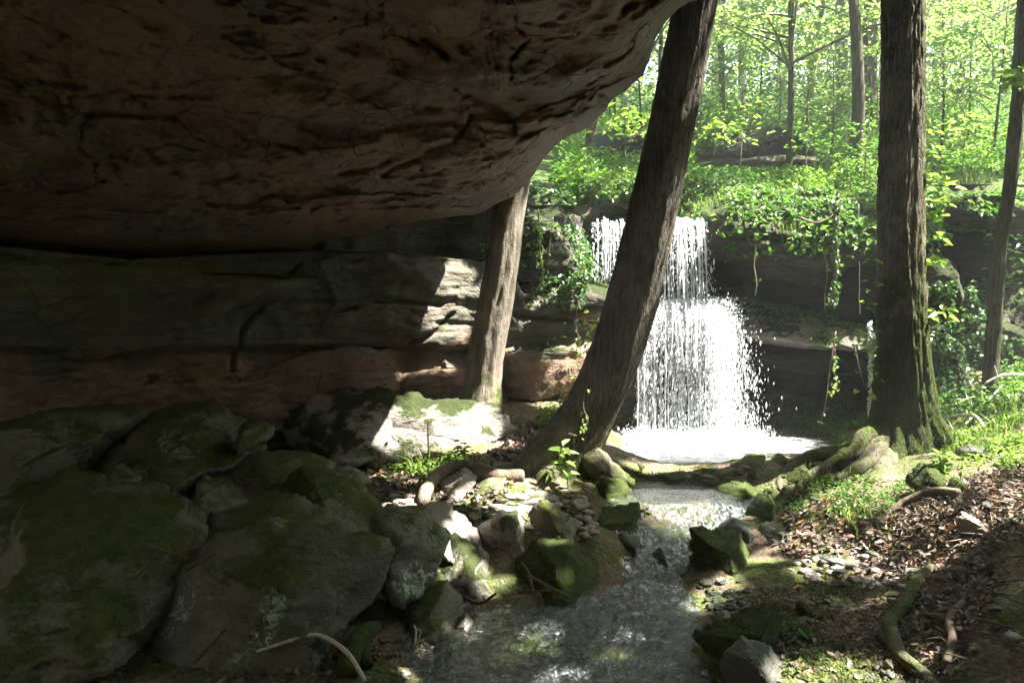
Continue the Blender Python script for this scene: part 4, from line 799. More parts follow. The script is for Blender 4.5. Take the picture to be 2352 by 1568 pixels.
# ------------------------------------------------------------------ forest on the hillside
def spray_crown(seed, n, R, H, size, flat=.12, per=40):
    r = np.random.default_rng(seed); nc = n // per
    a = r.uniform(0, 2 * math.pi, nc); h = r.random(nc); rad = R * np.sqrt(r.random(nc)) * (1 - .45 * np.abs(h - .35))
    c = np.stack([np.cos(a) * rad, np.sin(a) * rad, h * H], 1)
    tilt = r.normal(size=(nc, 3)) * .22 + A(0, 0, 1); tilt /= np.linalg.norm(tilt, axis=1)[:, None]
    tl = r.beta(1.5, 1.5, nc)
    p = r.normal(size=(nc, per, 3)) * R * .17; p = p - tilt[:, None] * (p * tilt[:, None]).sum(-1)[..., None] * (1 - flat)
    p = (c[:, None] + p).reshape(-1, 3); nr = np.repeat(tilt, per, 0) + r.normal(size=(len(p), 3)) * .35
    tn = np.clip(np.repeat(tl, per) * .7 + r.random(len(p)) * .35, 0, 1)
    V, Fs, tn = leaves(p, nr, size * r.uniform(.6, 1.25, len(p)), seed, .62, tone=tn)
    tw = []
    for i in range(0, nc, 2): tw.append(tube(np.array([[0, 0, c[i][2] - R * .25], (c[i] * A(.5, .5, 1) - A(0, 0, .08 * R)), c[i]]), [.012 * R, .008 * R, .003 * R], 4, 2, False))
    tv, tf = merge(tw); return mesh('crown', V, Fs, False, tn), mesh('twig', tv, tf)
crowns = [spray_crown(300 + i, 1700, 2.0, 4.2, .135) for i in range(4)]
under = [spray_crown(320 + i, 1100, 1.0, 1.7, .095) for i in range(4)]
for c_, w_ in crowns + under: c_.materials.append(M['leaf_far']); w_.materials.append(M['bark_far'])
far_n = [0]
def far_tree(px, d, wpx, lean=0, label='', bend=0, crown=2, mat='bark_far', top=-500, seed=0, low=None, csc=1.0):
    "trunk seen at column px (at its foot) and distance d; wpx = width in picture"
    r = np.random.default_rng(seed + 900); x = float(P(px, 400, d)[0]); z0 = float(hz(np.array(x), np.array(d))) - .15 if low is None else low
    rr = wpx * .75 / 2 * d / F; z1 = min(20.0, float(P(0, top, d)[2])); n = 7; zz = np.linspace(z0, z1, n); dx = lean * d / F
    q = np.stack([x + dx * ((zz - z0) / 4.0) + bend * np.sin((zz - z0) * .9 + seed), d + 0 * zz + .1 * np.sin(zz), zz], 1)
    t = empty('forest_tree', q[0], label, 'tree', 'trees on the hillside behind the waterfall')
    V, Fs = tube(q, np.linspace(rr * 1.25, rr * .55, n), 20 if wpx > 14 else 10, 8, True, rr * .03, lobe(4, seed, .3, .3), seed, 7)
    child('trunk', mesh('trunk', V, Fs), M[mat], t)
    for k in range(crown):
        cm, tm = crowns[(seed + k) % 4]; hh = z0 + 2.2 + (z1 - z0 - 3) * (k + .3 * r.random()) / max(crown, 1)
        xt = np.interp(hh, zz, q[:, 0])
        for m_, nm in ((cm, 'crown'), (tm, 'twig')):
            o = link(nm, m_, None, t, kind='stuff' if nm == 'twig' else None); s = r.uniform(.8, 1.25) * csc; o.scale = (s, s, s * .9); a_ = r.uniform(0, 6.28) if nm == 'crown' else a_; o.rotation_euler = (0, 0, a_)
            o.location = (xt - q[0][0] + r.uniform(-.2, .2), 0, hh - q[0][2])
    return t
FT = [(1808, 13.0, 15, -3, 'thin straight sapling trunk with pale bark between the leaning and the big tree', .0, 1, 'bark_thin'),
 (1942, 12.2, 32, 14, 'dark trunk curving up to the right just left of the big straight tree', .10, 0, 'bark_thin'),
 (1928, 17.5, 34, -2, 'pale grey hazy trunk left of the dark curving trunk', .03, 2, 'bark_far'),
 (1990, 16.5, 42, 6, 'broad brown trunk half hidden behind the big straight tree', .05, 2, 'bark_thin'),
 (1512, 13.5, 13, 2, 'thin dark stem close to the left side of the leaning tree', .02, 1, 'bark_thin'),
 (2205, 19, 16, -14, 'thin dark leaning trunk between the big and the far right tree', .12, 2, 'bark_thin'),
 (2140, 24, 24, 2, 'grey trunk just right of the big straight tree, far up the slope', .05, 2, 'bark_far'),
 (2300, 26, 22, 3, 'hazy far trunk left of the crooked mossy tree', .05, 2, 'bark_far'),
 (1700, 26, 20, 2, 'hazy far trunk in the gap right of the leaning tree', .06, 2, 'bark_far'),
 (1665, 19, 14, -5, 'slim forked stem standing on the crest right of the leaning tree', .12, 1, 'bark_thin'),
 (1875, 22, 14, -6, 'slim crooked stem left of the pale hazy trunk', .16, 2, 'bark_thin'),
 (1590, 30, 26, 2, 'far trunk partly covered by the leaning tree', .05, 2, 'bark_far'),
 (2020, 30, 30, 0, 'far trunk hidden low behind the big straight tree', .05, 2, 'bark_far'),
 (2250, 34, 24, 4, 'faint distant trunk above the low leafy outcrop', .05, 2, 'bark_far'),
 (2420, 17, 30, -4, 'trunk at the very edge of the slope on the right', .05, 2, 'bark_far'),
 (1790, 36, 26, 1, 'faint distant trunk behind the thin straight sapling', .05, 2, 'bark_far'),
 (1440, 22, 26, -1, 'trunk on the slope above the left end of the falls', .05, 2, 'bark_far'),
 (1360, 16, 30, 0, 'mossy trunk foot glimpsed under the edge of the overhang', .02, 1, 'bark_thin'),
 (1250, 20, 26, 2, 'trunk behind the overhang edge up the slope', .05, 2, 'bark_far'),
 (2330, 42, 28, 2, 'most distant pale trunk near the right edge', .05, 2, 'bark_far'), (1960, 44, 26, 2, 'most distant pale trunk left of the big tree', .05, 2, 'bark_far'), (1640, 42, 26, 2, 'most distant pale trunk right of the leaning tree', .05, 2, 'bark_far')]
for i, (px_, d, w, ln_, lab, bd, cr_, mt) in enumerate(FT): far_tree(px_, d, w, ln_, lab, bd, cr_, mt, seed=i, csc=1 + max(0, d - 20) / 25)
# understorey saplings in flat leafy tiers
US = [(1560, 14.5, 'leafy sapling against the right side of the leaning tree'), (1650, 16, 'leafy sapling behind the shaded outcrop'), (1730, 15.5, 'leafy sapling just left of the thin straight trunk'), (1840, 16, 'leafy sapling right of the thin straight trunk'), (1900, 14.5, 'leafy sapling in front of the pale hazy trunk'),
 (1985, 14, 'leafy sapling in front of the broad brown trunk'), (2150, 13.5, 'leafy sapling at the right side of the big tree'), (2210, 14.5, 'leafy sapling over the low leafy outcrop'), (2270, 13, 'leafy sapling left of the crooked mossy tree'), (2350, 14, 'leafy sapling behind the crooked mossy tree'), (2400, 12.8, 'leafy sapling cut by the right picture edge'),
 (1460, 14.5, 'leafy sapling left of the leaning tree'), (1400, 16, 'leafy sapling above the dark left outcrop'), (1600, 20, 'farther leafy sapling right of the leaning tree'), (1780, 20, 'farther leafy sapling behind the thin straight trunk'), (1960, 20, 'farther leafy sapling behind the dark curving trunk'), (2180, 19, 'farther leafy sapling right of the big tree'), (2320, 19, 'farther leafy sapling near the right edge'), (1340, 14, 'leafy sapling under the overhang edge'), (2100, 17, 'leafy sapling showing behind the big tree')]
for i, (px_, d, lab) in enumerate(US):
    r = np.random.default_rng(500 + i); x = float(P(px_, 400, d)[0]); z0 = float(hz(np.array(x), np.array(d)))
    t = empty('sapling', (x, d, z0 - .1), lab, 'sapling', 'saplings on the hillside'); s = r.uniform(.7, 1.15) * (1 + max(0, d - 17) * .05)
    hh = 1.1 + r.random() * 1.6
    V, Fs = tube(np.array([[0, 0, 0], [.08, 0, hh * .5], [r.uniform(-.2, .2), 0, hh + 1.2 * s]]), [.03, .022, .008], 7, 6); link('stem', mesh('stem', V, Fs), M['bark_thin'], t)
    for m_, nm in zip(under[i % 4], ('crown', 'twig')):
        o = link(nm, m_, None, t, kind='stuff' if nm == 'twig' else None); o.scale = (s, s, s); o.location = (0, 0, hh - .3); o.rotation_euler = (0, 0, i * 1.3)
# undergrowth and the wooded distance
r = np.random.default_rng(600)
n = 70000; y = 11.15 + 17 * r.random(n) ** 2.0; x = y * r.uniform(.05, .78, n); z = hz(x, y); cl = fbm(np.stack([x * 1.1, y * 1.1, 0 * x], 1), 3, 61)
p = np.stack([x, y, z + (.04 + r.random(n) ** .7 * (.10 + 1.5 * np.maximum(0, cl + .12))) * np.clip((y - 10.6) / 2.5, .4, 2.0)], 1)
px, py = Q(p); km = ~(((px > 1595) & (px < 1880) & (py > 262) & (py < 385) & (y < 15.2)) | ((px > 1365) & (px < 1500) & (py > 262) & (py < 340) & (y < 14.4)) | ((px > 2120) & (px < 2420) & (py > 385) & (py < 440) & (y < 13)))
p = p[km]; y = y[km]; n = len(p)
V, Fs, tn = leaves(p, A(0, 0, 1) + r.normal(size=(n, 3)) * .5, .068 * r.uniform(.4, 1.6, n) * (1 + (y - 12) * .05), 62, tone=np.clip(.5 + 1.1 * fbm(p * .9, 2, 68) + r.normal(size=n) * .2, 0, 1))
link('undergrowth', mesh('undergrowth', V, Fs, False, tn), M['leaf_mid'], None, 'low leafy undergrowth covering the hillside behind the waterfall', 'undergrowth', kind='stuff')
n = 60000; y = r.uniform(26, 62, n); x = y * r.uniform(-.05, .85, n); cz = hz(x, y)
hN = fbm(np.stack([x * .16, y * .16, 0 * x], 1), 3, 63); z = np.minimum(cz + r.random(n) ** .8 * (11 + 9 * hN), 24.0 - r.random(n))
cl = fbm(np.stack([x * .5, y * .5, z * .9], 1), 2, 64); k = cl > .10; p = np.stack([x, y, z], 1)[k]
V, Fs, tn = leaves(p, A(0, 0, 1) + r.normal(size=(len(p), 3)) * .6, .34 * r.uniform(.6, 1.3, len(p)), 65, tone=np.clip(.5 + cl[k], 0, 1))
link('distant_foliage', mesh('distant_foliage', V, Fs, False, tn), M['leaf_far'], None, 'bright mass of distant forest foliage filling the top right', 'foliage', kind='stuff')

# unseen foliage added right of and behind the camera to cut fill light
n = 36000; a = r.uniform(-2.6, .55, n); R_a = r.uniform(10.5, 15, n); x = 1.5 + R_a * np.cos(a); y = 2 + R_a * np.sin(a) * 1.0; z = .6 + (R_a - 9.5) * .5 + r.random(n) ** .9 * 9
cl = fbm(np.stack([x * .6, y * .6, z * .7], 1), 2, 66); px, py = Q(np.stack([x, y, z], 1)); k = (cl > -.15) & ~((y > 0) & (px < 2480) & (px > -50)); p = np.stack([x, y, z], 1)[k]
V, Fs, tn = leaves(p, A(0, 0, 1) + r.normal(size=(len(p), 3)) * .8, .42 * r.uniform(.6, 1.3, len(p)), 67)
link('added_wooded_slope', mesh('added_wooded_slope', V, Fs, False, tn), M['leaf_canopy'], None, 'unseen wooded slope added right of and behind the camera to dim the glen', kind='stuff')

# ------------------------------------------------------------------ the waterfall
wf = empty('waterfall', P(1560, 1000, 9.9), 'bright two step waterfall splashing into the pool behind the leaning tree', 'waterfall')
r = np.random.default_rng(700)
def strand(x0, y0, z0, vx, vy, z1, rad, n=26, seed=0):
    rr = np.random.default_rng(seed); T = math.sqrt(max(.02, 2 * (z0 - z1) / 9.8)); t = np.linspace(0, T, n)
    q = np.stack([x0 + vx * t + .012 * np.sin(t * 25 + seed) * t, y0 - vy * t, z0 - 4.9 * t * t], 1)
    w = rad * (1 - .25 * t / T) * (1 + .45 * noise(np.stack([t * 28 + seed * 3.3, t * 0, t * 0], 1), 5))
    return tube(q, np.maximum(w, .002), 6, 2, True)
def fallgroup(name, px0, px1, pyt, d, pyb, cnt, vy, vx, rad, seed):
    it = []; rr = np.random.default_rng(seed)
    for k in range(cnt):
        px_ = px0 + (px1 - px0) * rr.random() ** 1; top_ = P(px_, pyt + rr.normal() * 5, d + rr.normal() * .06); bot = P(px_, pyb + rr.normal() * 6, d - .3)
        it.append(strand(top_[0], top_[1] + rr.normal() * .05, top_[2], rr.normal() * vx, vy * rr.uniform(.7, 1.2), bot[2], rad * rr.uniform(.35, 1.3), seed=seed * 100 + k))
    V, Fs = merge(it); return child(name, mesh(name, V, Fs), M['drop'], wf)
fallgroup('left_curtain', 1358, 1462, 505, 10.45, 640, 26, .5, .03, .008, 1)
fallgroup('main_stream', 1552, 1616, 505, 10.45, 700, 22, .7, .06, .010, 2)
fallgroup('middle_curtain', 1450, 1550, 505, 10.5, 690, 16, .6, .05, .008, 3)
fallgroup('lower_curtain', 1452, 1650, 715, 10.0, 1008, 30, .35, .04, .006, 4)
fallgroup('lower_curtain', 1545, 1655, 700, 10.0, 850, 34, .5, .10, .010, 5)
# water sliding over the lip and over the step
def sheet(name, px0, px1, py0, py1, d0, d1, seed, sag=0):
    X = np.linspace(px0, px1, 60); out = []
    for v in np.linspace(0, 1, 20): q = P(X, py0 + (py1 - py0) * v ** .8 + 4 * noise(np.stack([X * .05, X * 0 + v * 2, X * 0], 1), seed), d0 + (d1 - d0) * v); out.append(q)
    V = np.array(out); V = V + .03 * fbm(V * 7, 2, seed)[..., None] * A(0, 1, 1); b = V + A(0, .04, -.04); n_ = len(X)
    VV = np.concatenate([V, b[::-1]]); return child(name, mesh(name, VV.reshape(-1, 3), gridfaces(len(VV), n_)), M['drop'], wf)
sheet('lip_water', 1552, 1616, 499, 509, 10.7, 10.45, 12)
sheet('step_water', 1500, 1650, 688, 718, 10.4, 10.1, 13)
def drops(pos, size, stretch, seed):
    rr = np.random.default_rng(seed); n = len(pos); s = size * rr.lognormal(0, .55, n)
    o = np.array([[1, 0, 0], [-1, 0, 0], [0, 1, 0], [0, -1, 0], [0, 0, 1], [0, 0, -1]], float) * A(1, 1, 1)
    f = np.array([[0, 2, 4], [2, 1, 4], [1, 3, 4], [3, 0, 4], [2, 0, 5], [1, 2, 5], [3, 1, 5], [0, 3, 5]])
    V = pos[:, None] + o[None] * s[:, None, None] * np.stack([np.ones(n), np.ones(n), np.broadcast_to(stretch, (n,))], 1)[:, None]
    F_ = (np.arange(n)[:, None, None] * 6 + f[None]).reshape(-1, 3); return V.reshape(-1, 3), [F_]
def ballistic(n, px, py, d, vx, vy, vz, zend, seed):
    rr = np.random.default_rng(seed); q0 = P(px, py, d); v = np.stack([vx, vy, vz], 1)
    T = (v[:, 2] + np.sqrt(np.maximum(0, v[:, 2] ** 2 + 2 * 9.8 * np.maximum(.01, q0[:, 2] - zend)))) / 9.8; t = rr.random(n) ** .8 * T
    q = q0 + v * t[:, None]; q[:, 2] -= 4.9 * t * t; return q, v[:, 2] - 9.8 * t
zp = .32
n = 6500; q1, w1 = ballistic(n, r.uniform(1462, 1655, n) , 715 + r.normal(size=n) * 8, 10.05 + r.normal(size=n) * .08, r.normal(size=n) * .10, -.35 + r.normal(size=n) * .12, 0 * r.random(n), zp, 1)
# strings of drops under fixed drip points
n = 9000; dp = np.repeat(r.uniform(1462, 1640, 60), 150); q2, w2 = ballistic(n, dp + r.normal(size=n) * 1.6, 716 + 0 * dp, 9.98 + 0 * dp, 0 * dp, -.3 + 0 * dp, 0 * dp, zp, 2)
n = 12000; sx = np.abs(r.normal(size=n)) * .40 + .03; q3, w3 = ballistic(n, r.normal(size=n) * 24 + 1632, 720 + r.normal(size=n) * 16, 10.0 + r.normal(size=n) * .1, sx, -.3 + r.normal(size=n) * .3, r.uniform(-.4, .7, n), zp, 3)
n = 1600; q4, w4 = ballistic(n, r.uniform(1540, 1625, n), 510 + 0 * r.random(n), 10.4 + r.normal(size=n) * .05, r.normal(size=n) * .12, -.6 + r.normal(size=n) * .1, 0 * r.random(n), 1.9, 4)
n = 1100; q5, w5 = ballistic(n, r.uniform(1358, 1465, n), 512 + 0 * r.random(n), 10.4 + r.normal(size=n) * .04, r.normal(size=n) * .05, -.5 + r.normal(size=n) * .1, 0 * r.random(n), 2.25, 5)
n = 6000; q6, w6 = ballistic(n, r.uniform(1430, 1760, n), 1000 + r.uniform(-6, 14, n), r.uniform(9.2, 9.9, n), r.normal(size=n) * .5, r.normal(size=n) * .4, r.uniform(.1, 1.5, n), zp, 6)
n = 3500; q7, w7 = ballistic(n, r.uniform(1500, 1690, n), 700 + r.normal(size=n) * 8, 10.2 + r.normal(size=n) * .08, r.normal(size=n) * .4, -.4 + r.normal(size=n) * .3, r.uniform(0, 1.3, n), 1.4, 7)
q = np.concatenate([q1, q2, q3, q4, q5, q6, q7]); sp = np.abs(np.concatenate([w1, w2, w3, w4, w5, w6, w7]))
V, Fs = drops(q, .0033, 1.4 + .75 * sp, 8); child('water_drops', mesh('water_drops', V, Fs), M['drop'], wf, kind='stuff')
# thin trickle further right, splashing on the lower shelf
tr = empty('trickle', P(1975, 715, 10.3), 'thin trickle of water falling in front of the ledges left of the big tree', 'waterfall')
def trick(px, py0, py1, d, w, seed):
    n = 40; yy = np.linspace(py0, py1, n); q = P(px + 3 * noise(np.stack([yy * .03, yy * 0, yy * 0], 1), seed) + np.linspace(0, 3, n), yy, d)
    return tube(q, w * (1 + .6 * noise(np.stack([yy * .2, yy * 0, yy * 0], 1), seed + 1)), 6, 1)
V, Fs = trick(1972, 470, 722, 10.25, .006, 1); child('water_thread', mesh('water_thread', V, Fs), M['drop'], tr)
n = 500; yy = r.uniform(740, 960, n); V, Fs = drops(P(1999 + r.normal(size=n) * 3, yy, 9.9), .006, 2.2, 9); child('water_drops', mesh('water_drops', V, Fs), M['drop'], tr, kind='stuff')

# ------------------------------------------------------------------ creepers, ivy, moss and ferns on rock
def cover(name, label, key, n, size, mat, seed, mask, cat='ivy', lift=.02, nj=.5, tone=None, stuff=True):
    o, V, Fc = RD['rocks'][key] if isinstance(key, int) else ledge[key]
    p, nr = scatter(V, Fc, n, mask, seed); rr = np.random.default_rng(seed)
    if not len(p): return
    p = p + nr * (lift * rr.random(len(p)) * 2)[:, None]
    nn = nr * .6 + A(0, -.35, .7) + rr.normal(size=p.shape) * nj
    V2, F2, tn = leaves(p, nn, size * rr.uniform(.6, 1.35, len(p)), seed, .7, six=True)
    link(name, mesh(name, V2, F2, False, tn), M[mat], None, label, None, kind='stuff')
def nzmask(lo, freq=1.8, thr=-.05, seed=1, pxr=None, pyr=None, front=False):
    def f(c, nn):
        m = sstep(lo, lo + .3, nn[:, 2]) * sstep(thr - .08, thr + .08, fbm(c * freq, 3, seed))
        if front: m = m * (nn[:, 1] < .3)
        px, py = Q(c)
        if pxr: m = m * (px > pxr[0]) * (px < pxr[1])
        if pyr: m = m * (py > pyr[0]) * (py < pyr[1])
        return m
    return f
cover('creeper', 'leafy creepers spilling over the upper ledge right of the waterfall', 'R1', 9500, .068, 'leaf_mid', 801, nzmask(-.75, 1.3, -.12, 1, pyr=(350, 585)), lift=.09)
cover('ledge_grass', 'small leaves scattered on the lower mossy shelf', 'R2', 2600, .045, 'leaf_mid', 802, nzmask(.1, 1.8, -.1, 2))
cover('ivy', 'ivy on the rounded boulder behind the big straight tree', 'F3', 1500, .06, 'ivy', 811, nzmask(-.5, 1.5, -.1, 11), lift=.06)
cover('ivy', 'ivy over the near black block behind the big straight tree', 'F5', 1800, .06, 'ivy', 812, nzmask(-.3, 1.5, -.2, 12), lift=.06)
cover('ivy', 'ivy climbing over the tall rock block left of the waterfall lip', 'L1', 3000, .062, 'ivy', 803, nzmask(-.6, 1.7, -.02, 3), lift=.05)
cover('creeper', 'mixed leaves on the grassy crest above the waterfall', 'L2', 2600, .065, 'leaf_mid', 804, nzmask(-.2, 1.5, -.15, 4), lift=.05)
cover('ivy', 'dense glossy ivy draping the ledge behind the pale tree', 'L3', 2600, .062, 'ivy', 805, nzmask(-.7, 1.2, -.15, 5, pxr=(1185, 1345)), lift=.08)
cover('moss_tufts', 'yellow green moss on the right end of the ivy draped ledge', 'L3', 2500, .025, 'moss', 806, nzmask(-.1, 1.2, -.3, 6, pxr=(1310, 1450)))
cover('ivy', 'thick ivy covering the rock bank at the right picture edge', 'F4', 10000, .07, 'ivy', 807, nzmask(-.7, .9, -.35, 7), lift=.08)
cover('creeper', 'leaves hanging on the long dark ledge behind the far right tree', 'F1', 1800, .07, 'leaf_mid', 808, nzmask(.0, 1.6, -.05, 8))
cover('creeper', 'leaves on the low outcrop behind the big straight tree', 'B4', 1800, .08, 'leaf_mid', 809, nzmask(-.1, 1.2, -.1, 9), lift=.06)
cover('creeper', 'leaves on the shaded outcrop of the hillside', 'B1', 1300, .08, 'leaf_mid', 810, nzmask(.2, 1.2, -.05, 10), lift=.06)
for i, (o, V, Fc) in enumerate(RD['rocks']):                       # soft moss pile on the mossiest stones
    if o.data.materials[0].name in ('thick_moss_rock',):
        p, nr = scatter(V, Fc, int(4200 * min(3, max(.6, np.ptp(V[:, 0]) * 2.2))), nzmask(.12, 3, -.25, 30 + i), 830 + i); rr = np.random.default_rng(i)
        V2, F2, tn = leaves(p, nr + rr.normal(size=p.shape) * .9, .018 * rr.uniform(.5, 1.5, len(p)), i, .45)
        loc = np.array(o.location); link('moss_pile', mesh('moss_pile', V2 - loc, F2, False, tn), M['moss'], o, kind='stuff')

# hanging vines
def vine(label, px, pts_, rad, nleaf, lsize, mat='ivy', seed=0, name='hanging_vine', lp_=None):
    q = pts(*pts_); t = empty(name, q[0], label, 'vine', 'vines hanging over the rock ledges'); rr = np.random.default_rng(seed)
    V, Fs = tube(q, np.linspace(rad, rad * .5, len(q)), 6, 8); V = V + .008 * noise(V * 12, seed)[:, None]; child('stem', mesh('stem', V, Fs), M['vine'], t)
    if nleaf:
        k = rr.random(nleaf) * (len(q) - 1); i = k.astype(int); f_ = (k - i)[:, None]; p = q[i] * (1 - f_) + q[np.minimum(i + 1, len(q) - 1)] * f_ + rr.normal(size=(nleaf, 3)) * .03
        V, Fs, tn = leaves(p, A(0, -.6, .6) + rr.normal(size=p.shape) * .5, lsize * rr.uniform(.6, 1.3, nleaf), seed, .7, six=True, along=A(0, -.2, -1)); child('leaves', mesh('leaves', V, Fs, False, tn), M[mat], t)
vine('short leafy vine dangling left of the pale tree under the overhang', 0, [(1125, 440, 9.1), (1112, 500, 9.1), (1106, 550, 9.1), (1098, 585, 9.1)], .006, 12, .05, seed=1)
vine('leafy vine hanging down the tall rock block, nearest to the pale tree', 0, [(1236, 480, 9.95), (1240, 560, 9.9), (1246, 620, 9.85), (1244, 655, 9.85)], .01, 55, .055, 'bright', seed=2)
vine('thin bare vine on the tall rock block', 0, [(1270, 500, 9.95), (1262, 570, 9.9), (1258, 640, 9.85)], .005, 6, .04, seed=3)
vine('leafy vine at the left edge of the waterfall curtain', 0, [(1310, 500, 9.95), (1326, 560, 9.9), (1335, 610, 9.9), (1330, 640, 9.9)], .006, 26, .05, 'bright', seed=4)
vine('curly vine trailing from the ivy ledge beside the leaning tree', 0, [(1330, 690, 9.6), (1322, 740, 9.55), (1334, 800, 9.55), (1326, 850, 9.55), (1340, 900, 9.5)], .006, 26, .045, 'bright', seed=5)
vine('fine vine trailing down the orange rock bulge', 0, [(1258, 700, 9.6), (1262, 780, 9.55), (1270, 850, 9.55), (1264, 930, 9.55)], .004, 16, .035, 'bright', seed=6)
vine('thick bundle of leafy vines hanging from the upper ledge left of the big tree', 0, [(1925, 445, 10.05), (1918, 500, 9.9), (1922, 600, 9.85), (1914, 700, 9.8)], .022, 190, .06, seed=7)
vine('bare vine left of the thick vine bundle', 0, [(1888, 560, 9.9), (1900, 620, 9.85), (1894, 680, 9.85), (1896, 720, 9.85)], .010, 3, .04, seed=8)
vine('long bare root hanging below the lower mossy shelf', 0, [(1920, 760, 9.8), (1906, 850, 9.75), (1896, 930, 9.7), (1884, 970, 9.7)], .007, 8, .04, seed=9)
vine('leafy tendril below the lower mossy shelf', 0, [(1918, 800, 9.75), (1916, 850, 9.75), (1922, 880, 9.75), (1912, 905, 9.7)], .006, 36, .045, 'bright', seed=10)
vine('knotted root dangling from the middle of the upper ledge', 0, [(1736, 560, 9.95), (1732, 610, 9.95), (1738, 650, 9.95), (1734, 680, 9.95)], .010, 4, .06, seed=11)
vine('curved branch sticking out under the upper ledge', 0, [(1840, 500, 10.0), (1872, 512, 9.9), (1905, 500, 9.9), (1930, 480, 9.9)], .016, 0, .05, seed=12)
vine('slender root drooping left of the thick vine bundle low down', 0, [(1960, 780, 9.8), (1975, 850, 9.75), (1990, 900, 9.75)], .006, 3, .04, seed=13)
vine('fine tendril with small leaves clinging to the leaning tree base', 0, [(1345, 880, 7.52), (1340, 935, 7.5), (1350, 965, 7.5), (1330, 998, 7.45), (1305, 994, 7.4)], .005, 16, .04, 'bright', seed=14)

# leaves sprouting on the trunks
def sprouts(t, spots, seed, n=9, size=.11, mat='bright'):
    rr = np.random.default_rng(seed); P_, N_ = [], []
    for px, py, d in spots:
        c = P(px, py, d); k = rr.normal(size=(n, 3)) * A(.07, .06, .035); P_.append(c + k); N_.append(A(0, -.25, 1) + rr.normal(size=(n, 3)) * .3)
    p = np.concatenate(P_); V, Fs, tn = leaves(p, np.concatenate(N_), size * rr.uniform(.6, 1.2, len(p)), seed, .55, six=True); child('shoot_leaves', mesh('shoot_leaves', V, Fs, False, tn), M[mat], t)
sprouts(TREES['big'], [(2140, 300, 7.9), (2145, 345, 7.9), (2150, 395, 7.9), (2155, 430, 7.9), (2165, 455, 7.9), (2150, 490, 7.9), (2142, 545, 7.9), (2140, 600, 7.9), (2150, 720, 7.9)], 1, 11, .11)
sprouts(TREES['big'], [(2008, 600, 7.8), (2002, 660, 7.8), (1994, 700, 7.8), (1996, 765, 7.8), (1985, 770, 7.8), (2000, 805, 7.8), (2002, 860, 7.8), (1992, 910, 7.8)], 2, 5, .09)
sprouts(TREES['right'], [(2352, 170, 8.7), (2330, 190, 8.7), (2372, 200, 8.7)], 3, 30, .12, 'bright')

# ------------------------------------------------------------------ ground cover
def scat_px(n, poly, seed, dens=None, zmax=None):
    "points on the ground inside a picture polygon"
    rr = np.random.default_rng(seed); c = np.array([hit(px, py) for px, py in poly]); lo, hi_ = c[:, :2].min(0), c[:, :2].max(0); out = []
    q = rr.uniform(lo, hi_, (n * 4, 2)); x, y = q[:, 0], q[:, 1]; ins = np.zeros(len(q), bool); j = len(c) - 1
    for i in range(len(c)):
        xi, yi, xj, yj = c[i, 0], c[i, 1], c[j, 0], c[j, 1]; k = ((yi > y) != (yj > y)) & (x < (xj - xi) * (y - yi) / (yj - yi + 1e-12) + xi); ins ^= k; j = i
    q = q[ins]; z = gz(q[:, 0], q[:, 1]); ok = z > wlevel(q[:, 0], q[:, 1]) + .012; q, z = q[ok], z[ok]; p = np.column_stack([q, z])
    if dens is not None: p = p[rr.random(len(p)) < dens(p)]
    return p[:n]
def gnormal(p, e=.03):
    zx = (gz(p[:, 0] + e, p[:, 1], False) - gz(p[:, 0] - e, p[:, 1], False)) / 2 / e; zy = (gz(p[:, 0], p[:, 1] + e, False) - gz(p[:, 0], p[:, 1] - e, False)) / 2 / e
    nn = np.stack([-zx, -zy, np.ones(len(p))], 1); return nn / np.linalg.norm(nn, axis=1)[:, None]
def litter(label, poly, n, size, seed, thr=None):
    p = scat_px(n, poly, seed, (lambda q: sstep(-.5, .0, fbm(q * A(1.6, 1.6, 0), 3, seed)) if thr else 1.0)); rr = np.random.default_rng(seed)
    p[:, 2] += rr.random(len(p)) * .025
    V, Fs, tn = leaves(p, gnormal(p) + rr.normal(size=p.shape) * .45, size * rr.uniform(.5, 1.3, len(p)), seed, .6, .12, curl=-.15, six=True)
    link('leaf_litter', mesh('leaf_litter', V, Fs, False, tn), M['litter'], None, label, kind='stuff')
litter('brown and red leaf litter covering the steep right bank', [(2060, 1150), (2352, 1060), (2700, 1100), (2700, 1800), (2100, 1700), (2110, 1420), (2070, 1330), (2030, 1230)], 42000, .044, 900, True)
litter('thin leaf litter between the roots and the small pool', [(1780, 1180), (1980, 1120), (2100, 1180), (2060, 1330), (1900, 1330), (1780, 1260)], 1100, .055, 901, True)
litter('sunlit dry leaves between the boulders and the leaning tree', [(840, 1075), (1100, 1050), (1180, 1100), (1150, 1160), (960, 1170), (880, 1140)], 1300, .055, 902)
litter('red brown leaves heaped beside the mossy root of the leaning tree', [(1120, 1050), (1190, 990), (1260, 960), (1300, 960), (1240, 1010), (1180, 1060)], 900, .065, 903)
litter('scattered leaves on the near sandy bank', [(1700, 1568), (1720, 1400), (2000, 1380), (2120, 1450), (2150, 1700), (1750, 1700)], 350, .05, 904)
litter('dead leaves in the gaps of the boulder pile', [(450, 1568), (700, 1568), (1000, 1500), (950, 1450), (700, 1540)], 260, .05, 905)
def ordn(k): return ['leftmost', 'second', 'third', 'fourth', 'fifth', 'sixth', 'seventh', 'eighth', 'ninth', 'tenth', 'eleventh', 'twelfth', 'thirteenth', 'fourteenth', 'fifteenth', 'sixteenth', 'seventeenth', 'eighteenth', 'nineteenth', 'twentieth'][k]
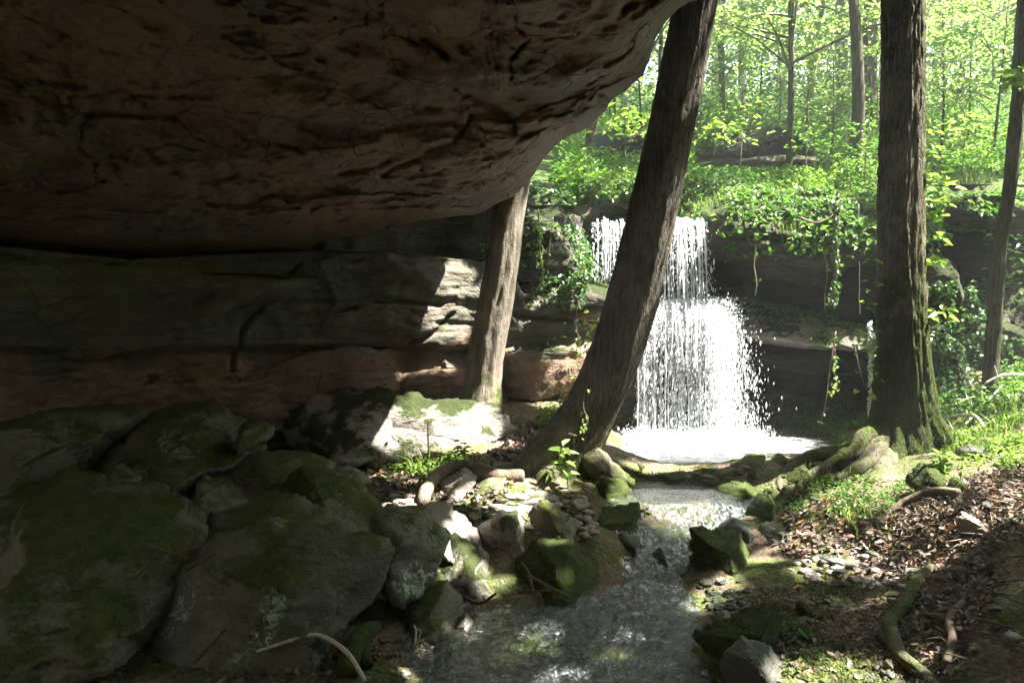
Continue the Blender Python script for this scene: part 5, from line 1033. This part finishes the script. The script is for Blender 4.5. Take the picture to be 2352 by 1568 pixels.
def pebbles(place, poly, nbig, nsmall, seed, smin, smax, mats, group, thr=True):
    "single stones left to right along a strip, and the uncountable small ones between them"
    p = scat_px(nbig + nsmall, poly, seed, (lambda q: sstep(-.15, .15, fbm(q * A(2.2, 2.2, 0), 3, seed)) if thr else 1.0)); rr = np.random.default_rng(seed); protos = []
    for k in range(7):
        pl = [(rr.normal(size=3) + A(0, 0, s_ * .6), rr.uniform(.55, 1)) for s_ in (1, -1, 1, -1, 0, 0, 0, 0, 1)] + [(A(0, 0, 1), .5), (A(0, 0, -1), .5), (A(1, 0, 0), 1), (A(-1, 0, 0), 1), (A(0, 1, 0), .8), (A(0, -1, 0), .8)]
        V, Fc = rock_body(pl, 9, 3, seed + k, 1.0, .7, 0, 1); m = mesh('stone', V, Fc); m.materials.append(M[mats[k % len(mats)]]); protos.append((m, V, Fc, mats[k % len(mats)]))
    big = p[:nbig]; big = big[np.argsort(Q(big)[0])]; small = p[nbig:]
    for k, q in enumerate(big):
        s = rr.uniform(.6, 1) * smax; m, _, _, mt = protos[rr.integers(7)]; tone = {'stone_pale': 'tan', 'boulder_pale': 'pale grey', 'stone_dark': 'dark grey', 'boulder': 'olive', 'mossrock': 'mossy'}[mt]
        lab = '%s %s stone %s, %s' % ('larger' if s > .8 * smax else 'small', tone, place, 'leftmost of them' if k == 0 else ordn(k) + ' from the left'); o = link('stone', m, None, None, lab, 'stone', group)
        o.scale = (s, s * rr.uniform(.7, 1), s * rr.uniform(.35, .75)); o.rotation_euler = (rr.normal() * .15, rr.normal() * .15, rr.uniform(0, 6.3)); o.location = (q[0], q[1], q[2] + s * .12)
    if len(small):
        D0, F0 = ico(2); it = []
        for q in small:
            s = rr.uniform(smin, smax * .6); it.append((D0 * A(s, s * .8, s * .5) * (1 + .35 * noise(D0 * 1.3 + q * 9, 3)[:, None]) + q + A(0, 0, s * .1), F0))
        V, Fs = merge(it); link('pebbles', mesh('pebbles', V, Fs), M[mats[0]], None, 'fine pebbles ' + place, kind='stuff')
L_ = ['stone_pale', 'boulder_pale', 'stone_dark']
pebbles('on the gravel bar right of the stream', [(1800, 1330), (1830, 1265), (1980, 1255), (2110, 1290), (2080, 1350), (1900, 1345)], 18, 60, 910, .02, .085, L_, 'stones of the pale gravel bar', False)
pebbles('in the pale rubble below the small pool', [(1010, 1215), (1110, 1160), (1330, 1120), (1370, 1150), (1300, 1200), (1150, 1250)], 20, 50, 918, .02, .13, ['stone_pale', 'boulder_pale', 'boulder'], 'pale rubble by the small pool', False)
pebbles('in rubble left of the root loop', [(880, 1150), (990, 1120), (1010, 1230), (930, 1240)], 14, 60, 919, .02, .11, ['stone_pale', 'boulder', 'boulder_pale'], 'rubble beside the root loop', False)
pebbles('wedged among the dark boulders', [(430, 1130), (620, 1110), (900, 1240), (800, 1270), (560, 1230)], 16, 40, 920, .03, .13, ['boulder', 'boulder', 'stone_dark'], 'stones wedged among the dark boulders', False)
pebbles('at the right waterline of the stream', [(1600, 1330), (1720, 1330), (1720, 1430), (1720, 1568), (1690, 1568), (1640, 1420)], 16, 110, 911, .012, .06, ['stone_dark', 'stone_dark', 'stone_pale'], 'stones along the right waterline', False)
pebbles('loose on the sandy right bank', [(1740, 1568), (1740, 1350), (2050, 1350), (2110, 1450), (2120, 1568)], 14, 120, 912, .012, .055, ['stone_dark', 'boulder', 'stone_dark'], 'loose stones on the sandy bank')
pebbles('on the left bank below the looping root', [(1020, 1190), (1100, 1160), (1300, 1140), (1380, 1190), (1360, 1250), (1240, 1230), (1180, 1210)], 20, 70, 913, .02, .10, ['stone_pale', 'boulder', 'stone_dark', 'boulder_pale'], 'stones on the left bank', False)
pebbles('on the leaf covered slope', [(1980, 1200), (2352, 1080), (2352, 1568), (2130, 1500)], 12, 40, 914, .02, .075, ['stone_dark', 'stone_pale', 'boulder'], 'stones on the leafy slope')
pebbles('at the near left waterline', [(880, 1568), (960, 1490), (1060, 1470), (1120, 1568)], 6, 50, 915, .008, .04, ['stone_pale', 'stone_dark'], 'stones at the near left waterline', False)
pebbles('under the shadowed boulder pile', [(400, 1568), (560, 1568), (800, 1500), (900, 1480), (780, 1568)], 8, 40, 916, .02, .07, ['boulder', 'stone_dark'], 'rubble under the boulder pile', False)
pebbles('around the roots of the big tree', [(1740, 1110), (1800, 1075), (1960, 1060), (2000, 1130), (1850, 1170)], 12, 40, 917, .02, .09, ['mossrock', 'boulder', 'stone_dark'], 'stones among the roots', False)
pebbles('on the low dam between the pools', [(1400, 1098), (1440, 1072), (1720, 1076), (1740, 1098)], 12, 40, 921, .03, .10, ['mossrock', 'boulder', 'stone_dark'], 'stones on the low dam', False)
def grit(poly, n, seed, label, size=.006):
    p = scat_px(n, poly, seed); V, Fs = drops(p, size, .7, seed); V = V + .002 * noise(V * 90, 2)[:, None]; link('gravel', mesh('gravel', V, Fs, False), M['ground'], None, label, kind='stuff')
grit([(1700, 1568), (1700, 1380), (1900, 1300), (2080, 1340), (2120, 1568)], 9000, 920, 'fine gravel strewn over the sandy right bank', .0085)
grit([(900, 1568), (960, 1490), (1060, 1450), (1150, 1568)], 1500, 921, 'fine gravel on the near left bank')
# bed stones seen through the water
rr = np.random.default_rng(930); x = rr.uniform(-.7, 1.6, 500); y = rr.uniform(4.3, 6.6, 500); z = gz(x, y); k = (z < wlevel(x, y) - .01) & (rr.random(500) < .22); it = []
for x_, y_, z_ in zip(x[k], y[k], z[k]):
    D0, F0 = ico(2); s = rr.uniform(.02, .08); it.append((D0 * A(s, s * .8, s * .3) * (1 + .25 * noise(D0 * 1.4 + x_ * 9, 3)[:, None]) + A(x_, y_, z_), F0))
V, Fs = merge(it); link('stream_bed_stones', mesh('stream_bed_stones', V, Fs), M['stone_dark'], None, 'flat brown stones on the bed under the clear stream', kind='stuff')

def tuft(label, px, py, n, h, mat='grass', seed=0, spread=.1, lean=.7, w=.02, cat='grass clump'):
    c = hit(px, py); rr = np.random.default_rng(seed + 40); k = rr.normal(size=(n, 2)) * spread; p = np.column_stack([c[0] + k[:, 0], c[1] + k[:, 1], 0 * k[:, 0]]); p[:, 2] = gz(p[:, 0], p[:, 1]) - .01
    V, Fs, tn = blades(p, h, seed, lean, w); o0 = c.copy(); o = link('grass_clump', mesh('grass_clump', V - o0, Fs, False, tn), M[mat], None, label, None, None, 'stuff'); o.location = tuple(o0)
tuft('grass clump growing left of the looping root', 965, 1078, 60, .22, seed=1); tuft('fine grass on the sunny leaf patch behind the boulders', 905, 1072, 60, .17, seed=2, spread=.18)
tuft('grass clump at the right of the root loop', 1072, 1080, 50, .17, seed=3); tuft('pale grass clump below the big mossy root', 1985, 1195, 60, .20, seed=4, spread=.12); tuft('long bladed grass at the front foot of the big tree', 1955, 1150, 40, .16, seed=5, spread=.2)
tuft('small grass clump on the mossy hump by the pool', 1790, 1165, 50, .15, seed=6); tuft('grass patch beyond the big tree on the right bank', 2280, 1010, 260, .22, seed=7, spread=.4); tuft('tall thin grass near the right picture edge', 2335, 960, 120, .35, seed=8, spread=.3)
tuft('sparse grass at the near left waterline', 1000, 1520, 60, .06, seed=9, spread=.08); tuft('sparse grass on the sandy bank', 1870, 1500, 40, .08, seed=10, spread=.12); tuft('grass fringe at the foot of the dark cave below the shelf', 1860, 985, 300, .16, seed=11, spread=.35); tuft('grass between the roots of the big tree', 1880, 1110, 60, .15, seed=12, spread=.12)
def patch(label, poly, n, size, mat, seed, h=.08, name='ground_cover'):
    p = scat_px(n, poly, seed, lambda q: sstep(-.2, .1, fbm(q * A(2.5, 2.5, 0), 3, seed))); rr = np.random.default_rng(seed); p[:, 2] += rr.random(len(p)) * h
    V, Fs, tn = leaves(p, A(0, -.1, 1) + rr.normal(size=p.shape) * .4, size * rr.uniform(.6, 1.3, len(p)), seed, .5, six=True); link(name, mesh(name, V, Fs, False, tn), M[mat], None, label, kind='stuff')
patch('bright low plants on the bank right of the big tree', [(2160, 1060), (2200, 960), (2352, 930), (2500, 950), (2500, 1070), (2300, 1090)], 2600, .05, 'bright', 950)
patch('mossy low plants on the floor under the lower shelf', [(1740, 1000), (1760, 960), (1990, 940), (1980, 1010)], 2600, .04, 'ivy', 951, .12)
patch('tiny green plants around the front roots of the big tree', [(1800, 1180), (1860, 1110), (2000, 1100), (2140, 1100), (2130, 1150), (1980, 1200)], 1300, .032, 'leaf_mid', 952, .06)
patch('dark weeds on the ground behind the far right tree', [(2230, 935), (2300, 870), (2500, 850), (2500, 960), (2250, 975)], 3000, .06, 'leaf_mid', 958, .25)
patch('small plants between the boulders and the leaning tree', [(900, 1085), (1000, 1050), (1110, 1060), (1120, 1090), (980, 1110)], 500, .045, 'bright', 953, .1)
patch('pale weeds at the foot of the pale tree', [(1190, 960), (1300, 930), (1310, 960), (1240, 985)], 320, .05, 'bright', 954, .1)
patch('moss creeping over the sandy bank', [(1700, 1568), (1720, 1400), (1900, 1340), (2060, 1400), (2100, 1568)], 5000, .014, 'moss', 955, .01)
patch('moss and tiny plants between the roots and the stream', [(1700, 1190), (1800, 1120), (1990, 1130), (2080, 1200), (2000, 1280), (1760, 1240)], 9000, .016, 'moss', 959, .012)
patch('moss on the low dam between the pools', [(1400, 1100), (1440, 1070), (1720, 1072), (1740, 1100)], 2500, .02, 'moss', 960, .03)
patch('moss creeping over the left bank', [(900, 1200), (1100, 1150), (1350, 1130), (1380, 1230), (1100, 1250)], 3500, .016, 'moss', 956, .01)
patch('weeds on the bank in front of the dark rock block', [(2150, 1000), (2150, 930), (2260, 920), (2270, 990)], 500, .06, 'leaf_mid', 957, .2)

def seedling(label, px, py, stems, hgt, nleaf, ls, mat='bright', seed=0, cat='plant', lay=None, single=True):
    c = hit(px, py); t = empty('seedling', c, label, cat); rr = np.random.default_rng(seed + 70)
    for s in range(stems):
        a = rr.uniform(-.5, .5); q = np.array([[0, 0, -.02], [a * .15 * hgt, 0, hgt * .5], [a * .5 * hgt, rr.normal() * .1 * hgt, hgt * rr.uniform(.8, 1.05)]])
        V, Fs = tube(q, [.006, .004, .002], 6, 5); link('stem', mesh('stem', V, Fs), M['vine'], t)
        for k in range(nleaf):
            f_ = .35 + .65 * (k + 1) / nleaf; b = q[0] + (q[2] - q[0]) * f_; al = A(math.cos(k * 2.4 + s), math.sin(k * 2.4 + s) * .7, .12)
            V, Fs, tn = leaves(b[None], A(0, -.3, 1)[None] + rr.normal(size=(1, 3)) * .2, ls * rr.uniform(.7, 1.15), seed * 31 + k, .48, .10, along=al[None], six=True); link('leaf', mesh('leaf', V, Fs, False, tn), M[mat], t)
seedling('tall young plant with pointed leaves in front of the leaning tree', 1305, 1125, 1, .42, 12, .15, seed=1)
seedling('leafy weed right of the looping root', 1060, 1060, 3, .20, 7, .09, seed=2); seedling('leafy weed standing above the looping root', 1030, 1075, 2, .2, 6, .09, seed=3); seedling('small weed beside the striped slab', 1165, 1135, 1, .12, 5, .06, seed=4)
seedling('broad leaved seedling drooping over the sandy bank', 1840, 1470, 2, .13, 5, .10, seed=5, mat='grass'); seedling('yellowish shoot in front of the far right tree', 2245, 960, 4, .36, 16, .06, seed=6); seedling('leafy shrublet over the mossy stone right of the big tree', 2165, 1110, 4, .28, 14, .075, seed=7)
seedling('low sprout at the water edge right of the leaning tree', 1455, 985, 3, .22, 7, .08, seed=8); seedling('ash pale seedling against the rock left of the leaning tree', 1285, 950, 2, .30, 10, .05, seed=9); seedling('three leaved sprout on the mossy stream rock', 1480, 1185, 1, .07, 5, .07, seed=10, mat='ivy')
seedling('bright sapling with long leaves on the crest behind the leaning tree', 2200, 960, 2, .25, 8, .07, seed=11)
def crest_plant(label, px, py, d, h, n, ls, mat, seed):
    c = P(px, py, d); t = empty('crest_plant', c, label, 'plant'); rr = np.random.default_rng(seed); V, Fs = tube(np.array([[0, 0, -.1], [.02, 0, h * .5], [.05, 0, h]]), [.012, .009, .004], 6, 5); link('stem', mesh('stem', V, Fs), M['vine'], t)
    p = np.stack([rr.normal(size=n) * h * .28, rr.normal(size=n) * h * .25, rr.uniform(.3, 1.05, n) * h], 1); V, Fs, tn = leaves(p, A(0, -.2, 1) + rr.normal(size=(n, 3)) * .3, ls * rr.uniform(.6, 1.2, n), seed, .4, six=True); link('leaves', mesh('leaves', V, Fs, False, tn), M[mat], t)
crest_plant('upright leafy plant on the crest left of the leaning tree', 1435, 350, 11.2, .55, 70, .12, 'bright', 1); crest_plant('feathery plant just left of the leaning tree', 1480, 345, 11.4, .5, 60, .12, 'bright', 2); crest_plant('sunlit leaves beneath the overhang tip', 1400, 245, 11.0, .5, 40, .15, 'bright', 3)
crest_plant('broad leaved plant right of the leaning tree trunk', 1640, 340, 11.4, .4, 36, .16, 'bright', 4); crest_plant('tiered young plant on the crest right of the leaning tree', 1700, 370, 11.6, .8, 80, .10, 'bright', 5); crest_plant('small shrub above the upper ledge', 1850, 370, 11.8, .5, 90, .09, 'leaf_mid', 6)
crest_plant('shrub on the slope between the dark curving trunk and the big tree', 1985, 400, 11.5, .7, 120, .09, 'leaf_mid', 7); crest_plant('leafy shrub right of the big tree on the slope', 2210, 390, 11.8, .8, 150, .10, 'bright', 8); crest_plant('leafy shrub in front of the far right ledges', 2352, 700, 9.6, .8, 140, .09, 'ivy', 9); crest_plant('feathery fern like plant beside the leaning tree at mid height', 1370, 860, 9.2, .6, 60, .09, 'bright', 10)
# crest grass
n = 9000; rr = np.random.default_rng(960); V0, F0 = ledge['L2'][1], ledge['L2'][2]; p1, _ = scatter(V0, F0, 2600, nzmask(.3, 1.5, -.2, 4), 1); p2, _ = scatter(ledge['R1'][1], ledge['R1'][2], 3600, nzmask(.45, 1.5, -.2, 5), 2)
x = rr.uniform(1.5, 7, 4000); y = rr.uniform(11.7, 13.5, 4000); p3 = np.stack([x, y, hz(x, y)], 1); V, Fs, tn = blades(np.concatenate([p1, p2, p3]), .16, 1, .8, .03); link('crest_grass', mesh('crest_grass', V, Fs, False, tn), M['grass'], None, 'grass growing along the crest of the ledges', kind='stuff')

# ------------------------------------------------------------------ fallen wood
def log(name, label, pts_, rad, mat, cat='branch', seg=14, seed=0, parts=(), ground=None, bark=.004):
    if ground is not None: q = np.array([hit(a, b) + A(0, 0, ground + (c or 0)) for a, b, c in pts_])
    else: q = pts(*pts_)
    t = empty(name, q[0], label, cat); V, Fs = tube(q, rad, seg, 8, True, bark, None, seed, 6); child('wood', mesh('wood', V, Fs), M[mat], t)
    for i, (pp, rd_) in enumerate(parts):
        if ground is not None: qq = np.array([hit(a, b) + A(0, 0, ground + (c or 0)) for a, b, c in pp])
        else: qq = pts(*pp)
        V, Fs = tube(qq, rd_, 10, 6, True, bark * .5); child('side_branch', mesh('side_branch', V, Fs), M[mat], t)
log('fallen_branch', 'long mossy branch winding down the near right bank', [(2140, 1310, 0), (2105, 1350, .02), (2078, 1402, .02), (2042, 1445, .03), (2052, 1482, .03), (2068, 1520, .02), (2120, 1560, .01), (2160, 1600, 0)], [.030, .042, .042, .044, .038, .034, .030, .024], 'rootmoss', ground=.02, parts=[([(2044, 1445, .02), (2030, 1470, .02), (2046, 1490, 0)], [.035, .03, .012])], seed=1)
log('broken_stick', 'short dark broken stick right of the mossy branch', [(2210, 1400, .02), (2180, 1440, .03), (2186, 1490, .02), (2172, 1535, 0)], [.012, .018, .019, .018], 'twig', ground=.03, parts=[([(2180, 1440, .03), (2140, 1430, .02), (2115, 1420, 0)], [.013, .012, .008])])
log('fallen_branch', 'grey branch lying below the big tree across the litter', [(2030, 1192, 0), (2080, 1168, .03), (2140, 1146, .03), (2200, 1144, .02)], [.02, .028, .03, .022], 'root', ground=.03)
log('dead_branch', 'tangle of pale dead branches on the bank behind the big tree', [(2160, 975, .05), (2230, 985, .12), (2262, 1000, .05)], [.012, .014, .01], 'twig_pale', ground=.02, parts=[([(2180, 960, .1), (2240, 950, .16), (2290, 962, .04)], [.012, .01, .006]), ([(2200, 1000, .02), (2300, 930, .2)], [.01, .006])])
log('dead_branch', 'pale dead limb propped up beside the far right tree', [(2255, 965, 8.6), (2300, 930, 8.6), (2352, 905, 8.6), (2400, 880, 8.5)], [.05, .045, .04, .035], 'twig_pale', parts=[([(2262, 880, 8.7), (2300, 862, 8.7), (2352, 860, 8.7)], [.012, .012, .01]), ([(2290, 862, 8.7), (2284, 840, 8.7)], [.008, .004])])
log('bleached_stick', 'bleached stick slanting out of the shadow at the bottom edge', [(590, 1545, .10), (700, 1532, .16), (745, 1532, .16), (800, 1556, .12), (840, 1590, .04)], [.005, .008, .009, .009, .007], 'twig_pale', ground=.03)
log('mossy_stump', 'bright mossy stub of branch at the bottom left of the stream', [(795, 1560, .0), (815, 1525, .08), (838, 1500, .10), (862, 1470, .06)], [.06, .06, .055, .04], 'mossrock', 'stump', ground=.03, parts=[([(828, 1505, .08), (842, 1540, 0)], [.045, .04])])
log('dead_seedling', 'tall dry seedling stalk standing at the near left waterline', [(952, 1545, 4.95), (952, 1490, 4.95), (955, 1450, 4.95), (950, 1434, 4.95)], [.006, .005, .004, .002], 'twig_pale', 'plant', parts=[([(954, 1490, 4.95), (966, 1450, 4.9), (958, 1444, 4.9)], [.003, .003, .002]), ([(953, 1505, 4.95), (968, 1490, 4.9)], [.003, .002]), ([(953, 1478, 4.95), (972, 1468, 4.9)], [.003, .002])])
log('driftwood', 'thin driftwood caught against the yellow green mossy boulder', [(1210, 1320, 5.6), (1250, 1342, 5.55), (1290, 1362, 5.5), (1306, 1370, 5.5)], [.010, .010, .008, .005], 'twig', parts=[([(1190, 1360, 5.55), (1230, 1358, 5.5), (1265, 1354, 5.5)], [.008, .007, .004]), ([(1218, 1322, 5.6), (1205, 1300, 5.6), (1196, 1290, 5.6)], [.006, .005, .003]), ([(1216, 1322, 5.55), (1226, 1360, 5.5)], [.012, .006])])
log('driftwood', 'dark roots dangling under the pale striped slab', [(1060, 1366, 5.6), (1100, 1385, 5.5), (1140, 1362, 5.5)], [.008, .007, .004], 'twig', parts=[([(1080, 1372, 5.6), (1090, 1410, 5.5)], [.006, .003]), ([(1110, 1370, 5.6), (1128, 1400, 5.5)], [.005, .003])])
log('fallen_twigs', 'bundle of dead twigs stuck between two slabs of the pile', [(418, 1285, 5.1), (445, 1240, 5.1), (452, 1210, 5.1)], [.010, .010, .005], 'twig', parts=[([(425, 1270, 5.0), (465, 1215, 5.0)], [.008, .004]), ([(330, 1252, 5.0), (400, 1272, 5.0), (430, 1282, 5.0)], [.008, .007, .006]), ([(360, 1290, 4.9), (400, 1305, 4.9)], [.008, .006])])
log('thin_stick', 'thin stick lying on the moss green slab', [(425, 1308, 4.7), (470, 1284, 4.72), (496, 1270, 4.75)], [.005, .005, .003], 'twig')
log('thin_stick', 'thin straight twig leaning on the lichen spotted slab', [(445, 1522, 4.0), (480, 1485, 4.02), (520, 1442, 4.05)], [.004, .004, .002], 'twig')
log('dead_seedling', 'dry reddish stalk in front of the largest boulder', [(985, 1052, 7.9), (983, 1000, 7.9), (984, 965, 7.9)], [.006, .005, .003], 'twig', 'plant', parts=[([(984, 1000, 7.9), (996, 985, 7.9)], [.003, .002]), ([(984, 1030, 7.9), (996, 1018, 7.9)], [.003, .002])])
log('root_tangle', 'clump of washed out roots on the dam between the pools', [(1688, 1105, 8.3), (1692, 1080, 8.3), (1700, 1060, 8.3)], [.05, .06, .04], 'twig', 'root', parts=[([(1680, 1110, 8.25), (1676, 1085, 8.2), (1690, 1062, 8.25)], [.015, .015, .01]), ([(1706, 1108, 8.2), (1714, 1085, 8.2), (1702, 1062, 8.2)], [.015, .015, .01]), ([(1694, 1112, 8.2), (1696, 1090, 8.2), (1694, 1064, 8.2)], [.02, .015, .01])])
rr = np.random.default_rng(970); p = scat_px(260, [(1990, 1180), (2352, 1080), (2600, 1500), (2150, 1650), (2060, 1350)], 971); it = []
for q in p: a = rr.uniform(0, 3.14); L = rr.uniform(.05, .3); d_ = A(math.cos(a), math.sin(a), rr.normal() * .1) * L / 2; it.append(tube(np.array([q - d_ + A(0, 0, .03), q + A(0, 0, .035), q + d_ + A(0, 0, .03)]), [.004, .005, .002], 5, 2))
V, Fs = merge(it); link('twig_litter', mesh('twig_litter', V, Fs), M['twig'], None, 'countless fine twigs mixed in the litter of the right bank', kind='stuff')
for lab, px, py, mt, s in [('large yellow leaf lying at the edge of the leaf litter', 2082, 1262, 'leaf_yellow', .13), ('pale yellow leaf flat on the sandy bank', 1820, 1356, 'leaf_yellow', .15), ('orange leaf beside the fallen mossy branch', 2035, 1452, 'leaf_yellow', .07), ('small yellow leaf near the broken stick', 2140, 1436, 'leaf_yellow', .07), ('lone green leaf on the dark litter', 2330, 1500, 'bright', .10)]:
    c = hit(px, py); V, Fs, tn = leaves(A(0, 0, .02)[None], A(.1, -.35, 1)[None], s, 5, .5, .08, along=A(1, .2, 0)[None], six=True); o = link('fallen_leaf', mesh('fallen_leaf', V, Fs, False, tn), M[mt], None, lab, 'leaf'); o.location = tuple(c)

# ------------------------------------------------------------------ haze
HAZE = .004
if HAZE:
    b0, b1 = A(-61, -61, -1.8), A(81, 112, 26)
    V = np.array([[x, y, z] for x in (b0[0], b1[0]) for y in (b0[1], b1[1]) for z in (b0[2], b1[2])])
    Fq = np.array([[0, 1, 3, 2], [4, 6, 7, 5], [0, 4, 5, 1], [2, 3, 7, 6], [0, 2, 6, 4], [1, 5, 7, 3]])
    hm = bpy.data.materials.new('haze'); hm.use_nodes = True; hm.node_tree.nodes.clear(); o_ = hm.node_tree.nodes.new('ShaderNodeOutputMaterial'); pv = hm.node_tree.nodes.new('ShaderNodeVolumePrincipled')
    pv.inputs['Color'].default_value = (.92, .97, .92, 1); pv.inputs['Density'].default_value = HAZE; pv.inputs['Anisotropy'].default_value = .2
    hm.node_tree.links.new(pv.outputs[0], o_.inputs['Volume']); link('haze', mesh('haze', V, Fq, False), hm, kind='stuff')
